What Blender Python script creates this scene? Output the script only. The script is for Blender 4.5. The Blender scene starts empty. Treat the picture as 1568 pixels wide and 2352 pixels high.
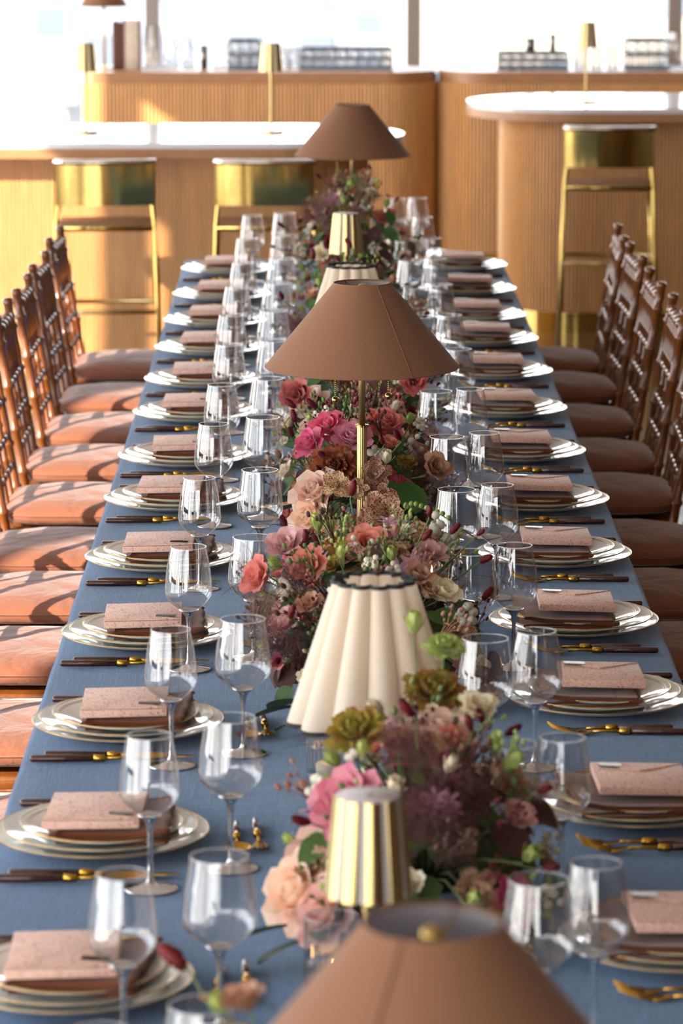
import bpy, bmesh, math, random
from mathutils import Vector, Matrix, Quaternion
random.seed(7)
C = bpy.context.scene.collection
SC = bpy.context.scene
R = math.radians
PI = math.pi
TAU = 2 * PI

# ------------------------------------------------------------------ camera
cam_d = bpy.data.cameras.new('camera')
cam = bpy.data.objects.new('camera', cam_d)
C.objects.link(cam)
cam_d.sensor_fit = 'VERTICAL'
cam_d.sensor_height = 36.0
cam_d.sensor_width = 24.0
cam_d.lens = 8500.0 / 2352.0 * 36.0
cam_d.clip_end = 3000
cam.location = (0, 0, 2.145)
cam.rotation_euler = (R(90 - 10.29), 0, R(-0.295))
cam_d.dof.use_dof = True
cam_d.dof.focus_distance = 6.95
cam_d.dof.aperture_fstop = 7.0
cam_d.dof.aperture_blades = 9
SC.camera = cam

# ------------------------------------------------------------------ world, sun, portals, exposure
w = bpy.data.worlds.new('sky')
SC.world = w
w.use_nodes = True
nt = w.node_tree
nt.nodes.clear()
out = nt.nodes.new('ShaderNodeOutputWorld')
bg = nt.nodes.new('ShaderNodeBackground')
tc = nt.nodes.new('ShaderNodeTexCoord')
sep = nt.nodes.new('ShaderNodeSeparateXYZ')
rp = nt.nodes.new('ShaderNodeValToRGB')
rp.color_ramp.elements[0].position = 0.0
rp.color_ramp.elements[0].color = (1.0, 0.97, 0.93, 1)
rp.color_ramp.elements[1].position = 0.6
rp.color_ramp.elements[1].color = (0.62, 0.78, 1.0, 1)
nt.links.new(tc.outputs['Generated'], sep.inputs[0])
nt.links.new(sep.outputs['Z'], rp.inputs[0])
nt.links.new(rp.outputs[0], bg.inputs[0])
bg.inputs[1].default_value = 8.5
nt.links.new(bg.outputs[0], out.inputs[0])

SUN_DIR = Vector((1.43, 1.5, -1.0)).normalized()      # the way the light travels
sd = bpy.data.lights.new('sun', 'SUN')
sd.energy = 16.0
sd.angle = R(0.6)
sd.color = (1.0, 0.86, 0.70)
so = bpy.data.objects.new('sun', sd)
so.rotation_euler = SUN_DIR.to_track_quat('-Z', 'Y').to_euler()
so.location = (-10, -5, 12)
C.objects.link(so)

XL, XR, YB, YN, ZC = -4.0, 5.5, 21.5, -4.0, 3.35      # room limits

def portal(name, loc, dirv, sx, sy):
    d = bpy.data.lights.new(name, 'AREA')
    d.shape = 'RECTANGLE'
    d.size = sx
    d.size_y = sy
    d.cycles.is_portal = True
    o = bpy.data.objects.new(name, d)
    o.location = loc
    o.rotation_euler = Vector(dirv).to_track_quat('-Z', 'Z').to_euler()
    C.objects.link(o)
portal('daylight_left', (XL - 0.02, (YN + YB) / 2, 1.5), (1, 0, 0), YB - YN, 3.0)
portal('daylight_front', (-1.75, YN - 0.02, 1.6), (0, 1, 0), 4.5, 3.2)
portal('daylight_back', ((XL + XR) / 2, YB + 0.02, 1.5), (0, -1, 0), XR - XL, 3.2)

SC.view_settings.view_transform = 'Standard'
SC.view_settings.look = 'None'
SC.view_settings.exposure = 0.0
SC.view_settings.gamma = 1.0
SC.view_settings.use_curve_mapping = False
cy = SC.cycles
cy.max_bounces = 12
cy.diffuse_bounces = 4
cy.glossy_bounces = 4
cy.transmission_bounces = 8
cy.transparent_max_bounces = 40
cy.caustics_reflective = False
cy.caustics_refractive = False
cy.sample_clamp_indirect = 4.0
cy.use_denoising = True

# ------------------------------------------------------------------ materials
def srgb(r, g, b):
    f = lambda c: (c / 255) / 12.92 if c / 255 <= 0.04045 else ((c / 255 + 0.055) / 1.055) ** 2.4
    return (f(r), f(g), f(b), 1)

class N:
    """small helper round a node tree"""
    def __init__(s, name):
        s.m = bpy.data.materials.new(name)
        s.m.use_nodes = True
        s.t = s.m.node_tree
        s.t.nodes.clear()
        s.out = s.n('ShaderNodeOutputMaterial')
    def n(s, kind, **kw):
        x = s.t.nodes.new(kind)
        for k, v in kw.items():
            setattr(x, k, v)
        return x
    def l(s, a, b):
        s.t.links.new(a, b)
    def coord(s, scale=(1, 1, 1), which='Object'):
        tc = s.n('ShaderNodeTexCoord')
        mp = s.n('ShaderNodeMapping')
        mp.inputs['Scale'].default_value = scale
        s.l(tc.outputs[which], mp.inputs[0])
        return mp.outputs[0]
    def noise(s, co, scale, detail=2, rough=0.5, dist=0):
        x = s.n('ShaderNodeTexNoise')
        x.inputs['Scale'].default_value = scale
        x.inputs['Detail'].default_value = detail
        x.inputs['Roughness'].default_value = rough
        x.inputs['Distortion'].default_value = dist
        s.l(co, x.inputs['Vector'])
        return x.outputs['Fac']
    def ramp(s, fac, stops):
        x = s.n('ShaderNodeValToRGB')
        e = x.color_ramp.elements
        e[0].position, e[0].color = stops[0]
        e[1].position, e[1].color = stops[-1]
        for p, c in stops[1:-1]:
            q = e.new(p)
            q.color = c
        s.l(fac, x.inputs[0])
        return x.outputs[0]
    def bump(s, h, strength, dist=0.002):
        x = s.n('ShaderNodeBump')
        x.inputs['Strength'].default_value = strength
        x.inputs['Distance'].default_value = dist
        s.l(h, x.inputs['Height'])
        return x.outputs[0]
    def pbsdf(s, col=None, rough=0.5, metal=0.0, sheen=0.0, coat=0.0, spec=0.5):
        p = s.n('ShaderNodeBsdfPrincipled')
        if col is not None:
            if isinstance(col, tuple):
                p.inputs['Base Color'].default_value = col
            else:
                s.l(col, p.inputs['Base Color'])
        p.inputs['Roughness'].default_value = rough
        p.inputs['Metallic'].default_value = metal
        p.inputs['Sheen Weight'].default_value = sheen
        p.inputs['Sheen Roughness'].default_value = 0.4
        p.inputs['Coat Weight'].default_value = coat
        p.inputs['Coat Roughness'].default_value = 0.08
        p.inputs['Specular IOR Level'].default_value = spec
        return p
    def done(s, sh):
        s.l(sh, s.out.inputs[0])
        return s.m

def dark(c, k):
    return (c[0] * k, c[1] * k, c[2] * k, 1)

def plain(name, col, rough=0.5, metal=0.0, coat=0.0, var=0.12, scale=30, bump=0.0, sheen=0.0):
    a = N(name)
    co = a.coord()
    f = a.noise(co, scale, 3)
    c = a.ramp(f, [(0.3, dark(col, 1 - var)), (0.7, col)])
    p = a.pbsdf(c, rough, metal, sheen, coat)
    if bump:
        a.l(a.bump(f, bump), p.inputs['Normal'])
    return a.done(p.outputs[0])

def cloth(name, col, scale, sheen=0.3, var=0.18, strength=0.5, slub=True, big=0.0, trans=0.0):
    a = N(name)
    f1 = a.noise(a.coord((scale, scale * 0.06, scale)), 1, 2)
    f2 = a.noise(a.coord((scale * 0.06, scale, scale)), 1, 2)
    mx = a.n('ShaderNodeMath', operation='ADD')
    a.l(f1, mx.inputs[0])
    a.l(f2, mx.inputs[1])
    hf = a.n('ShaderNodeMath', operation='MULTIPLY')
    hf.inputs[1].default_value = 0.5
    a.l(mx.outputs[0], hf.inputs[0])
    c = a.ramp(hf.outputs[0], [(0.32, dark(col, 1 - var)), (0.55, col), (0.72, dark(col, 1 + var * 1.6))])
    p = a.pbsdf(c, 0.9, 0, sheen, 0, 0.2)
    b = a.bump(hf.outputs[0], strength, 0.0015)
    if big:
        x = a.n('ShaderNodeBump')
        x.inputs['Strength'].default_value = big
        x.inputs['Distance'].default_value = 0.02
        a.l(a.noise(a.coord((1, 1, 1)), 9, 3, 0.5, 1.0), x.inputs['Height'])
        a.l(b, x.inputs['Normal'])
        b = x.outputs[0]
    a.l(b, p.inputs['Normal'])
    if trans:
        tr = a.n('ShaderNodeBsdfTranslucent')
        a.l(c, tr.inputs[0])
        mix = a.n('ShaderNodeMixShader')
        mix.inputs[0].default_value = trans
        a.l(p.outputs[0], mix.inputs[1])
        a.l(tr.outputs[0], mix.inputs[2])
        return a.done(mix.outputs[0])
    return a.done(p.outputs[0])

def wood(name, col, scale=(2, 2, 14), rough=0.4, var=0.35, coat=0.0):
    a = N(name)
    f = a.noise(a.coord(scale), 3, 4, 0.6, 0.6)
    c = a.ramp(f, [(0.3, dark(col, 1 - var)), (0.7, col)])
    p = a.pbsdf(c, rough, 0, 0, coat)
    a.l(a.bump(f, 0.15), p.inputs['Normal'])
    return a.done(p.outputs[0])

def metal(name, col, rough, scale=60, br=0.05):
    a = N(name)
    f = a.noise(a.coord((1, 1, 8)), scale, 2)
    c = a.ramp(f, [(0.3, dark(col, 0.9)), (0.7, col)])
    p = a.pbsdf(c, rough, 1.0)
    a.l(a.bump(f, br, 0.0005), p.inputs['Normal'])
    return a.done(p.outputs[0])

def thin(name, tr, spec=1.0, tint=(1, 1, 1, 1)):
    """thin clear sheet: mostly clear, mirror-like towards the edge"""
    a = N(name)
    lw = a.n('ShaderNodeLayerWeight')
    lw.inputs[0].default_value = 0.5
    pw = a.n('ShaderNodeMath', operation='POWER')
    pw.inputs[1].default_value = 3.0
    a.l(lw.outputs['Facing'], pw.inputs[0])
    ml = a.n('ShaderNodeMath', operation='MULTIPLY_ADD')
    ml.inputs[1].default_value = 0.85
    ml.inputs[2].default_value = 0.04 * spec
    ml.use_clamp = True
    a.l(pw.outputs[0], ml.inputs[0])
    t = a.n('ShaderNodeBsdfTransparent')
    t.inputs[0].default_value = (tr * tint[0], tr * tint[1], tr * tint[2], 1)
    g = a.n('ShaderNodeBsdfGlossy')
    g.inputs['Roughness'].default_value = 0.02
    mix = a.n('ShaderNodeMixShader')
    a.l(ml.outputs[0], mix.inputs[0])
    a.l(t.outputs[0], mix.inputs[1])
    a.l(g.outputs[0], mix.inputs[2])
    return a.done(mix.outputs[0])

def glass(name, rough=0.0):
    a = N(name)
    g = a.n('ShaderNodeBsdfGlass')
    g.inputs['IOR'].default_value = 1.48
    g.inputs['Roughness'].default_value = rough
    g.inputs['Color'].default_value = (0.99, 0.99, 0.99, 1)
    return a.done(g.outputs[0])

def petalmat(name, c1, c2, trans=0.35, speck=None, var=0.10, scale=60):
    """c1 body colour, c2 the other colour it is clouded with"""
    a = N(name)
    co = a.coord()
    f = a.noise(co, scale, 3)
    c = a.ramp(f, [(0.35, c1), (0.68, c2)])
    if speck:
        v = a.n('ShaderNodeTexVoronoi')
        v.inputs['Scale'].default_value = 420
        a.l(co, v.inputs['Vector'])
        k = a.ramp(v.outputs['Distance'], [(0.36, (0, 0, 0, 1)), (0.44, (1, 1, 1, 1))])
        mx = a.n('ShaderNodeMix', data_type='RGBA')
        a.l(k, mx.inputs[0])
        mx.inputs[6].default_value = speck
        a.l(c, mx.inputs[7])
        c = mx.outputs[2]
    oi = a.n('ShaderNodeObjectInfo')
    hs = a.n('ShaderNodeHueSaturation')
    mr = a.n('ShaderNodeMapRange')
    mr.inputs[3].default_value = 1 - var * 2
    mr.inputs[4].default_value = 1 + var
    a.l(oi.outputs['Random'], mr.inputs[0])
    a.l(mr.outputs[0], hs.inputs['Value'])
    mh = a.n('ShaderNodeMapRange')
    mh.inputs[3].default_value = 0.5 - var * 0.12
    mh.inputs[4].default_value = 0.5 + var * 0.12
    a.l(oi.outputs['Random'], mh.inputs[0])
    a.l(mh.outputs[0], hs.inputs['Hue'])
    a.l(c, hs.inputs['Color'])
    p = a.pbsdf(hs.outputs[0], 0.55, 0, 0.1, 0, 0.35)
    tr = a.n('ShaderNodeBsdfTranslucent')
    a.l(hs.outputs[0], tr.inputs[0])
    mix = a.n('ShaderNodeMixShader')
    mix.inputs[0].default_value = trans
    a.l(p.outputs[0], mix.inputs[1])
    a.l(tr.outputs[0], mix.inputs[2])
    return a.done(mix.outputs[0])

M = {}
M['linen'] = cloth('blue_linen', srgb(84, 118, 156), 330, 0.25, 0.26, 0.9)
M['napkin'] = cloth('brown_napkin_cloth', srgb(108, 62, 40), 900, 0.25, 0.1, 0.3)
M['cushion'] = cloth('brown_cushion_cloth', srgb(140, 89, 67), 500, 0.35, 0.06, 0.2, big=0.5)
M['shade'] = cloth('brown_shade_cloth', srgb(146, 105, 79), 1400, 0.2, 0.12, 0.3, trans=0.18)
M['lining'] = petalmat('white_lining', srgb(236, 228, 220), srgb(230, 222, 214), 0.4, None, 0.0)
M['cream'] = petalmat('cream_shade_cloth', srgb(250, 236, 216), srgb(246, 228, 206), 0.4, None, 0.0, 400)
M['trim'] = plain('black_piping', srgb(24, 30, 32), 0.6)
M['brass'] = metal('brushed_brass', srgb(214, 188, 132), 0.34)
M['brass2'] = metal('polished_brass', srgb(196, 168, 98), 0.1, 8, 0.03)
M['gold'] = metal('satin_gold', srgb(196, 172, 116), 0.24)
M['knife'] = metal('gold_cutlery', srgb(206, 158, 66), 0.24)
M['handle'] = wood('dark_wood_handle', srgb(74, 36, 26), (30, 30, 30), 0.25, 0.4, 0.5)
M['chair'] = wood('brown_bamboo_wood', srgb(134, 77, 34), (20, 20, 4), 0.26, 0.4, 0.35)
M['china'] = plain('white_china', srgb(238, 240, 234), 0.08, coat=0.5, var=0.02)
M['rim'] = metal('gold_rim', srgb(196, 160, 104), 0.2)
M['glass'] = glass('clear_glass')
M['bowl'] = thin('thin_clear_glass', 0.98, 4.2)
M['ribbed'] = thin('ribbed_clear_glass', 0.93, 6.0)
M['pane'] = thin('window_glass', 0.95, 0.8)
M['stone'] = plain('white_stone', srgb(238, 238, 240), 0.12, coat=0.3, var=0.05, scale=3)
M['slat'] = wood('oak_slat', srgb(238, 186, 122), (9, 9, 1.2), 0.42, 0.22)
M['oak'] = wood('oak_edge', srgb(190, 140, 98), (6, 6, 6), 0.4, 0.2)
M['floor'] = wood('floor_oak', srgb(112, 82, 54), (5, 0.6, 1), 0.22, 0.3, 0.2)
M['ceil'] = plain('ceiling_paint', srgb(206, 200, 192), 0.8, var=0.05, scale=2)
M['wallr'] = wood('dark_wall_wood', srgb(92, 66, 48), (1, 3, 3), 0.5, 0.3)
M['frame'] = plain('grey_window_frame', srgb(150, 146, 146), 0.4, var=0.05)
M['wax'] = petalmat('candle_wax', srgb(250, 240, 220), srgb(250, 240, 220), 0.4, None, 0)
M['leather'] = plain('tan_seat_leather', srgb(150, 104, 70), 0.5)
M['stem'] = petalmat('green_stem', srgb(96, 122, 62), srgb(120, 128, 76), 0.1)
M['facade'] = plain('pale_facade', srgb(158, 150, 136), 0.9, var=0.08, scale=0.2)
M['facade2'] = plain('pale_blue_facade', srgb(140, 147, 156), 0.9, var=0.08, scale=0.2)
M['cityglass'] = plain('city_window_glass', srgb(100, 110, 122), 0.4, var=0.2, scale=0.3)
M['citygrnd'] = plain('city_ground', srgb(120, 124, 126), 0.9, var=0.3, scale=0.02)
M['dome'] = plain('peach_dome', srgb(140, 108, 84), 0.8, var=0.1, scale=0.3)
M['rack'] = plain('grey_rack_plastic', srgb(120, 127, 138), 0.5, var=0.05)
M['steel'] = metal('grey_steel', srgb(150, 146, 140), 0.3)
M['darkbox'] = plain('dark_brown_card', srgb(112, 76, 62), 0.6)
M['creambox'] = plain('cream_card', srgb(226, 212, 196), 0.6)
M['disc'] = plain('pale_grey_disc', srgb(196, 188, 188), 0.6, var=0.03)
M['tag'] = plain('dark_tag', srgb(96, 84, 76), 0.3)
M['tagb'] = plain('brown_tag', srgb(84, 50, 36), 0.4)
M['vase'] = plain('dark_ceramic', srgb(70, 62, 52), 0.4)

a = N('candle_flame')
em = a.n('ShaderNodeEmission')
em.inputs[0].default_value = (1.0, 0.55, 0.2, 1)
em.inputs[1].default_value = 30
M['flame'] = a.done(em.outputs[0])

# marbled pink envelope paper
a = N('marbled_paper')
co = a.coord((34, 13, 34))
f = a.noise(co, 4.5, 5, 0.62, 2.6)
c = a.ramp(f, [(0.36, srgb(158, 112, 96)), (0.45, srgb(218, 172, 152)), (0.55, srgb(240, 200, 180)), (0.66, srgb(206, 162, 150))])
p = a.pbsdf(c, 0.62, 0, 0.05)
a.l(a.bump(f, 0.1), p.inputs['Normal'])
M['paper'] = a.done(p.outputs[0])

M['p_peach'] = petalmat('peach_petal', srgb(252, 228, 208), srgb(246, 202, 180))
M['p_blush'] = petalmat('blush_petal', srgb(244, 206, 198), srgb(232, 168, 160))
M['p_pink'] = petalmat('hot_pink_petal', srgb(244, 132, 160), srgb(224, 72, 110))
M['p_soft'] = petalmat('soft_pink_petal', srgb(240, 170, 184), srgb(224, 120, 146))
M['p_coral'] = petalmat('coral_petal', srgb(236, 156, 140), srgb(214, 112, 100))
M['p_cream'] = petalmat('cream_petal', srgb(244, 234, 208), srgb(232, 214, 178))
M['p_rust'] = petalmat('rust_petal', srgb(190, 120, 72), srgb(150, 76, 46))
M['p_olive'] = petalmat('olive_gold_petal', srgb(176, 164, 70), srgb(170, 112, 58))
M['p_tan'] = petalmat('tan_petal', srgb(206, 160, 132), srgb(176, 122, 100))
M['p_speck'] = petalmat('speckled_orchid_petal', srgb(226, 196, 150), srgb(198, 140, 110), 0.3, srgb(86, 28, 36))
M['p_wine'] = petalmat('wine_red_petal', srgb(122, 24, 38), srgb(84, 14, 30), 0.2)
M['p_mauve'] = petalmat('mauve_petal', srgb(214, 172, 188), srgb(184, 124, 146))
M['p_bud'] = petalmat('lime_bud', srgb(182, 204, 96), srgb(200, 208, 140), 0.25)
M['leafd'] = petalmat('dark_green_leaf', srgb(46, 70, 44), srgb(62, 86, 52), 0.2, None, 0.2, 20)
M['leafg'] = petalmat('green_leaf', srgb(70, 100, 44), srgb(98, 128, 64), 0.3, None, 0.2, 20)
M['leafp'] = petalmat('purple_leaf', srgb(74, 44, 44), srgb(98, 62, 52), 0.25, None, 0.2, 20)
M['grass'] = petalmat('dark_grass_blade', srgb(52, 44, 46), srgb(78, 66, 62), 0.15, None, 0.2, 20)
M['smoke'] = petalmat('smoke_bush_hair', srgb(140, 92, 88), srgb(104, 62, 62), 0.35, None, 0.15)
M['twig'] = plain('brown_twig', srgb(92, 66, 52), 0.7)
M['berry'] = petalmat('green_berry', srgb(126, 148, 58), srgb(150, 166, 84), 0.15)
M['white'] = petalmat('white_berry', srgb(244, 240, 224), srgb(232, 226, 206), 0.3)

# ------------------------------------------------------------------ mesh helpers
class MB:
    def __init__(s):
        s.v = []
        s.f = []
    def add(s, vs, fs):
        o = len(s.v)
        s.v += [tuple(x) for x in vs]
        s.f += [tuple(i + o for i in f) for f in fs]
        return s
    def box(s, x0, x1, y0, y1, z0, z1):
        return s.add([(x0, y0, z0), (x1, y0, z0), (x1, y1, z0), (x0, y1, z0), (x0, y0, z1), (x1, y0, z1), (x1, y1, z1), (x0, y1, z1)],
                     [(0, 3, 2, 1), (4, 5, 6, 7), (0, 1, 5, 4), (1, 2, 6, 5), (2, 3, 7, 6), (3, 0, 4, 7)])
    def lathe(s, prof, seg=32, c=(0, 0, 0), rf=None, close=False):
        """rf(angle, r, z) -> r lets the outline be scalloped"""
        vs, fs = [], []
        n = len(prof)
        for i in range(seg):
            t = TAU * i / seg
            for r, z in prof:
                q = rf(t, r, z) if rf else r
                vs.append((c[0] + q * math.cos(t), c[1] + q * math.sin(t), c[2] + z))
        m = n if close else n - 1
        for i in range(seg):
            j = (i + 1) % seg
            for k in range(m):
                k2 = (k + 1) % n
                fs.append((i * n + k, j * n + k, j * n + k2, i * n + k2))
        return s.add(vs, fs)
    def tube(s, pts, rad, sides=8, caps=True):
        pts = [Vector(p) for p in pts]
        n = len(pts)
        if not hasattr(rad, '__len__'):
            rad = [rad] * n
        vs, fs = [], []
        up = None
        for i, p in enumerate(pts):
            d = (pts[min(i + 1, n - 1)] - pts[max(i - 1, 0)])
            if d.length < 1e-9:
                d = Vector((0, 0, 1))
            d.normalize()
            if up is None:
                up = d.orthogonal().normalized()
            else:
                up = (up - d * up.dot(d)).normalized()
            sd_ = d.cross(up)
            for k in range(sides):
                t = TAU * k / sides
                vs.append(p + (up * math.cos(t) + sd_ * math.sin(t)) * rad[i])
        for i in range(n - 1):
            for k in range(sides):
                k2 = (k + 1) % sides
                fs.append((i * sides + k, i * sides + k2, (i + 1) * sides + k2, (i + 1) * sides + k))
        if caps:
            fs.append(tuple(range(sides - 1, -1, -1)))
            fs.append(tuple((n - 1) * sides + k for k in range(sides)))
        return s.add(vs, fs)
    def ball(s, c, r, seg=12, rings=8, sc=(1, 1, 1), bumpf=None):
        vs, fs = [], []
        for i in range(rings + 1):
            ph = PI * i / rings
            for k in range(seg):
                t = TAU * k / seg
                q = r * (bumpf(i, k) if bumpf else 1)
                vs.append((c[0] + q * sc[0] * math.sin(ph) * math.cos(t), c[1] + q * sc[1] * math.sin(ph) * math.sin(t), c[2] + q * sc[2] * math.cos(ph)))
        for i in range(rings):
            for k in range(seg):
                k2 = (k + 1) % seg
                fs.append((i * seg + k, (i + 1) * seg + k, (i + 1) * seg + k2, i * seg + k2))
        return s.add(vs, fs)
    def mesh(s, name, mat, smooth=True):
        m = bpy.data.meshes.new(name)
        m.from_pydata(s.v, [], s.f)
        m.materials.append(mat)
        if smooth:
            m.polygons.foreach_set('use_smooth', [True] * len(m.polygons))
        m.update()
        return m
    def build(s, name, mat, parent=None, smooth=True, loc=None, kind=None):
        o = bpy.data.objects.new(name, s.mesh(name, mat, smooth))
        C.objects.link(o)
        if parent:
            o.parent = parent
        if loc:
            o.location = loc
        if kind:
            o['kind'] = kind
        return o

def sharp(o, angle=35):
    try:
        o.data.set_sharp_from_angle(angle=R(angle))
    except Exception:
        pass
    return o

def rbox(name, mat, dims, bev=0.003, parent=None, loc=(0, 0, 0), seg=2):
    bm = bmesh.new()
    bmesh.ops.create_cube(bm, size=1)
    bmesh.ops.scale(bm, vec=dims, verts=bm.verts)
    bmesh.ops.bevel(bm, geom=list(bm.edges), offset=bev, segments=seg, affect='EDGES', profile=0.5)
    me = bpy.data.meshes.new(name)
    bm.to_mesh(me)
    bm.free()
    me.materials.append(mat)
    me.polygons.foreach_set('use_smooth', [True] * len(me.polygons))
    o = bpy.data.objects.new(name, me)
    C.objects.link(o)
    sharp(o, 40)
    o.parent = parent
    o.location = loc
    return o

def tag(o, label=None, cat=None, group=None, kind=None):
    if label: o['label'] = label
    if cat: o['category'] = cat
    if group: o['group'] = group
    if kind: o['kind'] = kind
    return o

def empty(name, loc=(0, 0, 0), rz=0, label=None, cat=None, group=None):
    o = bpy.data.objects.new(name, None)
    o.empty_display_size = 0.05
    o.location = loc
    o.rotation_euler = (0, 0, rz)
    C.objects.link(o)
    return tag(o, label, cat, group)

def copy_tree(o, parent=None):
    c = o.copy()
    C.objects.link(c)
    if parent:
        c.parent = parent
    for ch in list(o.children):
        copy_tree(ch, c)
    return c

class Maker:
    """first call hands out the thing that was built, later calls copy it"""
    def __init__(s, fn):
        s.fn = fn
        s.o = None
    def __call__(s, loc, rot=0, label=None, group=None, scale=None):
        if s.o is None:
            s.o = s.fn()
            o = s.o
        else:
            o = copy_tree(s.o)
        o.location = loc
        o.rotation_euler = (0, 0, rot) if not hasattr(rot, '__len__') else rot
        if scale:
            o.scale = (scale, scale, scale)
        if label: o['label'] = label
        if group: o['group'] = group
        return o

ORD = ['farthest', 'second', 'third', 'fourth', 'fifth', 'sixth', 'seventh', 'eighth', 'ninth', 'tenth', 'eleventh', 'twelfth', 'thirteenth', 'fourteenth']
def nth(i, side):
    return ('%s side, farthest place' % side) if i == 0 else ('%s side, %s from far end' % (side, ORD[i]))

# ------------------------------------------------------------------ the setting
tag(MB().box(XL - 0.3, XR + 0.2, YN - 0.2, YB + 0.3, -0.1, 0).build('floor', M['floor'], smooth=False), kind='structure')
tag(MB().box(XL - 0.3, XR + 0.2, YN - 0.2, YB + 0.3, ZC, ZC + 0.15).build('ceiling', M['ceil'], smooth=False), kind='structure')
tag(MB().box(XR, XR + 0.15, YN, YB, 0, ZC).build('wall_right', M['wallr'], smooth=False), kind='structure')
tag(MB().box(0.5, XR, YN - 0.15, YN, 0, ZC).build('wall_front', M['wallr'], smooth=False), kind='structure')
tag(MB().box(XL - 0.15, XL, YN, YB, 3.13, ZC).build('wall_left', M['ceil'], smooth=False), kind='structure')

wn = 0
def window(x0, y0, x1, y1, z1, mw=0.083):
    """a bay between two mullions; pane runs from (x0,y0) to (x1,y1)"""
    global wn
    wn += 1
    d = Vector((x1 - x0, y1 - y0, 0))
    L = d.length
    b = MB()
    b.box(-mw / 2, mw / 2, -0.06, 0.06, 0, z1)
    b.box(0, L, -0.04, 0.04, 0, 0.05)
    b.box(0, L, -0.04, 0.04, z1 - 0.06, z1)
    o = b.build('window_%d' % wn, M['frame'], smooth=False)
    o.location = (x0, y0, 0)
    o.rotation_euler = (0, 0, math.atan2(d.y, d.x))
    tag(o, kind='structure')
    g = MB().box(mw / 2, L - mw / 2, -0.004, 0.004, 0.05, z1 - 0.06).build('pane', M['pane'], o, False)
    return o
x = -0.977 - 2 * 1.503
bays = []
while x < XR - 0.3:
    bays.append(x)
    x += 1.503
for i, x in enumerate(bays):
    window(x, YB, min(x + 1.503, XR), YB, ZC)
for k in range(3):
    window(XL + 1.5 * k, YN, XL + 1.5 * (k + 1), YN, ZC)
y = YN
while y < YB - 0.1:
    window(XL, y, XL, min(y + 1.5, YB), 3.13)
    y += 1.5
n = 0
for y0, y1 in ((7.62, 7.98), (10.0, 10.9), (0.2, 0.5)):  # unseen columns added to shade the left chairs and left bar
    n += 1
    tag(MB().box(XL + 0.06, XL + 0.32, y0, y1, 0, ZC).build('shade_column_%d' % n, M['ceil'], smooth=False), kind='structure')

# ------------------------------------------------------------------ the city outside
tag(MB().box(-900, 900, 60, 2400, -75, -74).build('city_ground', M['citygrnd'], smooth=False), 'pale hazy ground of the city far below the windows', 'ground', kind='stuff')
def building(x0, x1, y0, z1, dep, mat, label, wx, wz, name='office_building', ww=0.5, hh=0.5):
    t = MB().box(x0, x1, y0, y0 + dep, -73.99, z1).build(name, M[mat], smooth=False)
    tag(t, label, 'building')
    nx = max(2, int((x1 - x0) / wx))
    for k in range(11):
        zz = z1 - (k + 1) * wz
        if zz < -40: break
        b = MB()
        for i in range(nx):
            xa = x0 + (x1 - x0) * (i + 0.5 - ww / 2) / nx
            xb = x0 + (x1 - x0) * (i + 0.5 + ww / 2) / nx
            b.box(xa, xb, y0 - 0.12, y0 + 0.3, zz, zz + wz * hh)
        b.build('window_row', M['cityglass'], t, False)
    MB().box(x0 - 0.5, x1 + 0.5, y0 - 0.5, y0 + dep, z1, z1 + 0.8).build('parapet', M[mat], t, False)
    return t
building(3, 34, 150, 6, 30, 'facade', 'cream stone apartment block outside behind the right bar', 4.2, 3.6, 'apartment_building', 0.3)
building(-13, 1.5, 190, -2.5, 25, 'facade2', 'pale blue office block outside between the two left mullions', 3.2, 3.4)
building(-34, -14, 230, -6, 30, 'facade', 'low cream block outside at the far left window', 4.5, 3.8)
building(-40, -2, 420, 9, 40, 'facade2', 'tall hazy slab tower far outside on the left', 5, 4.2)
building(2, 60, 420, 16, 40, 'facade2', 'tall hazy slab tower far outside on the right', 6, 4.4)
building(-19, -11, 160, -9, 12, 'facade2', 'small pale block outside low behind the left bar', 2.6, 3)
for i, (x, z) in enumerate(((-4.5, -2.5), (0.2, -2.5))):
    o = MB().lathe([(0, 5), (1.2, 4.8), (2.2, 3.9), (2.7, 2.4), (2.7, 0)], 20).build('roof_dome', M['dome'], loc=(x, 196, z + 0.8))
    tag(o, ('left' if i == 0 else 'right') + ' of two peach domes on the pale blue block outside', 'dome', 'rooftop domes outside')

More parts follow.
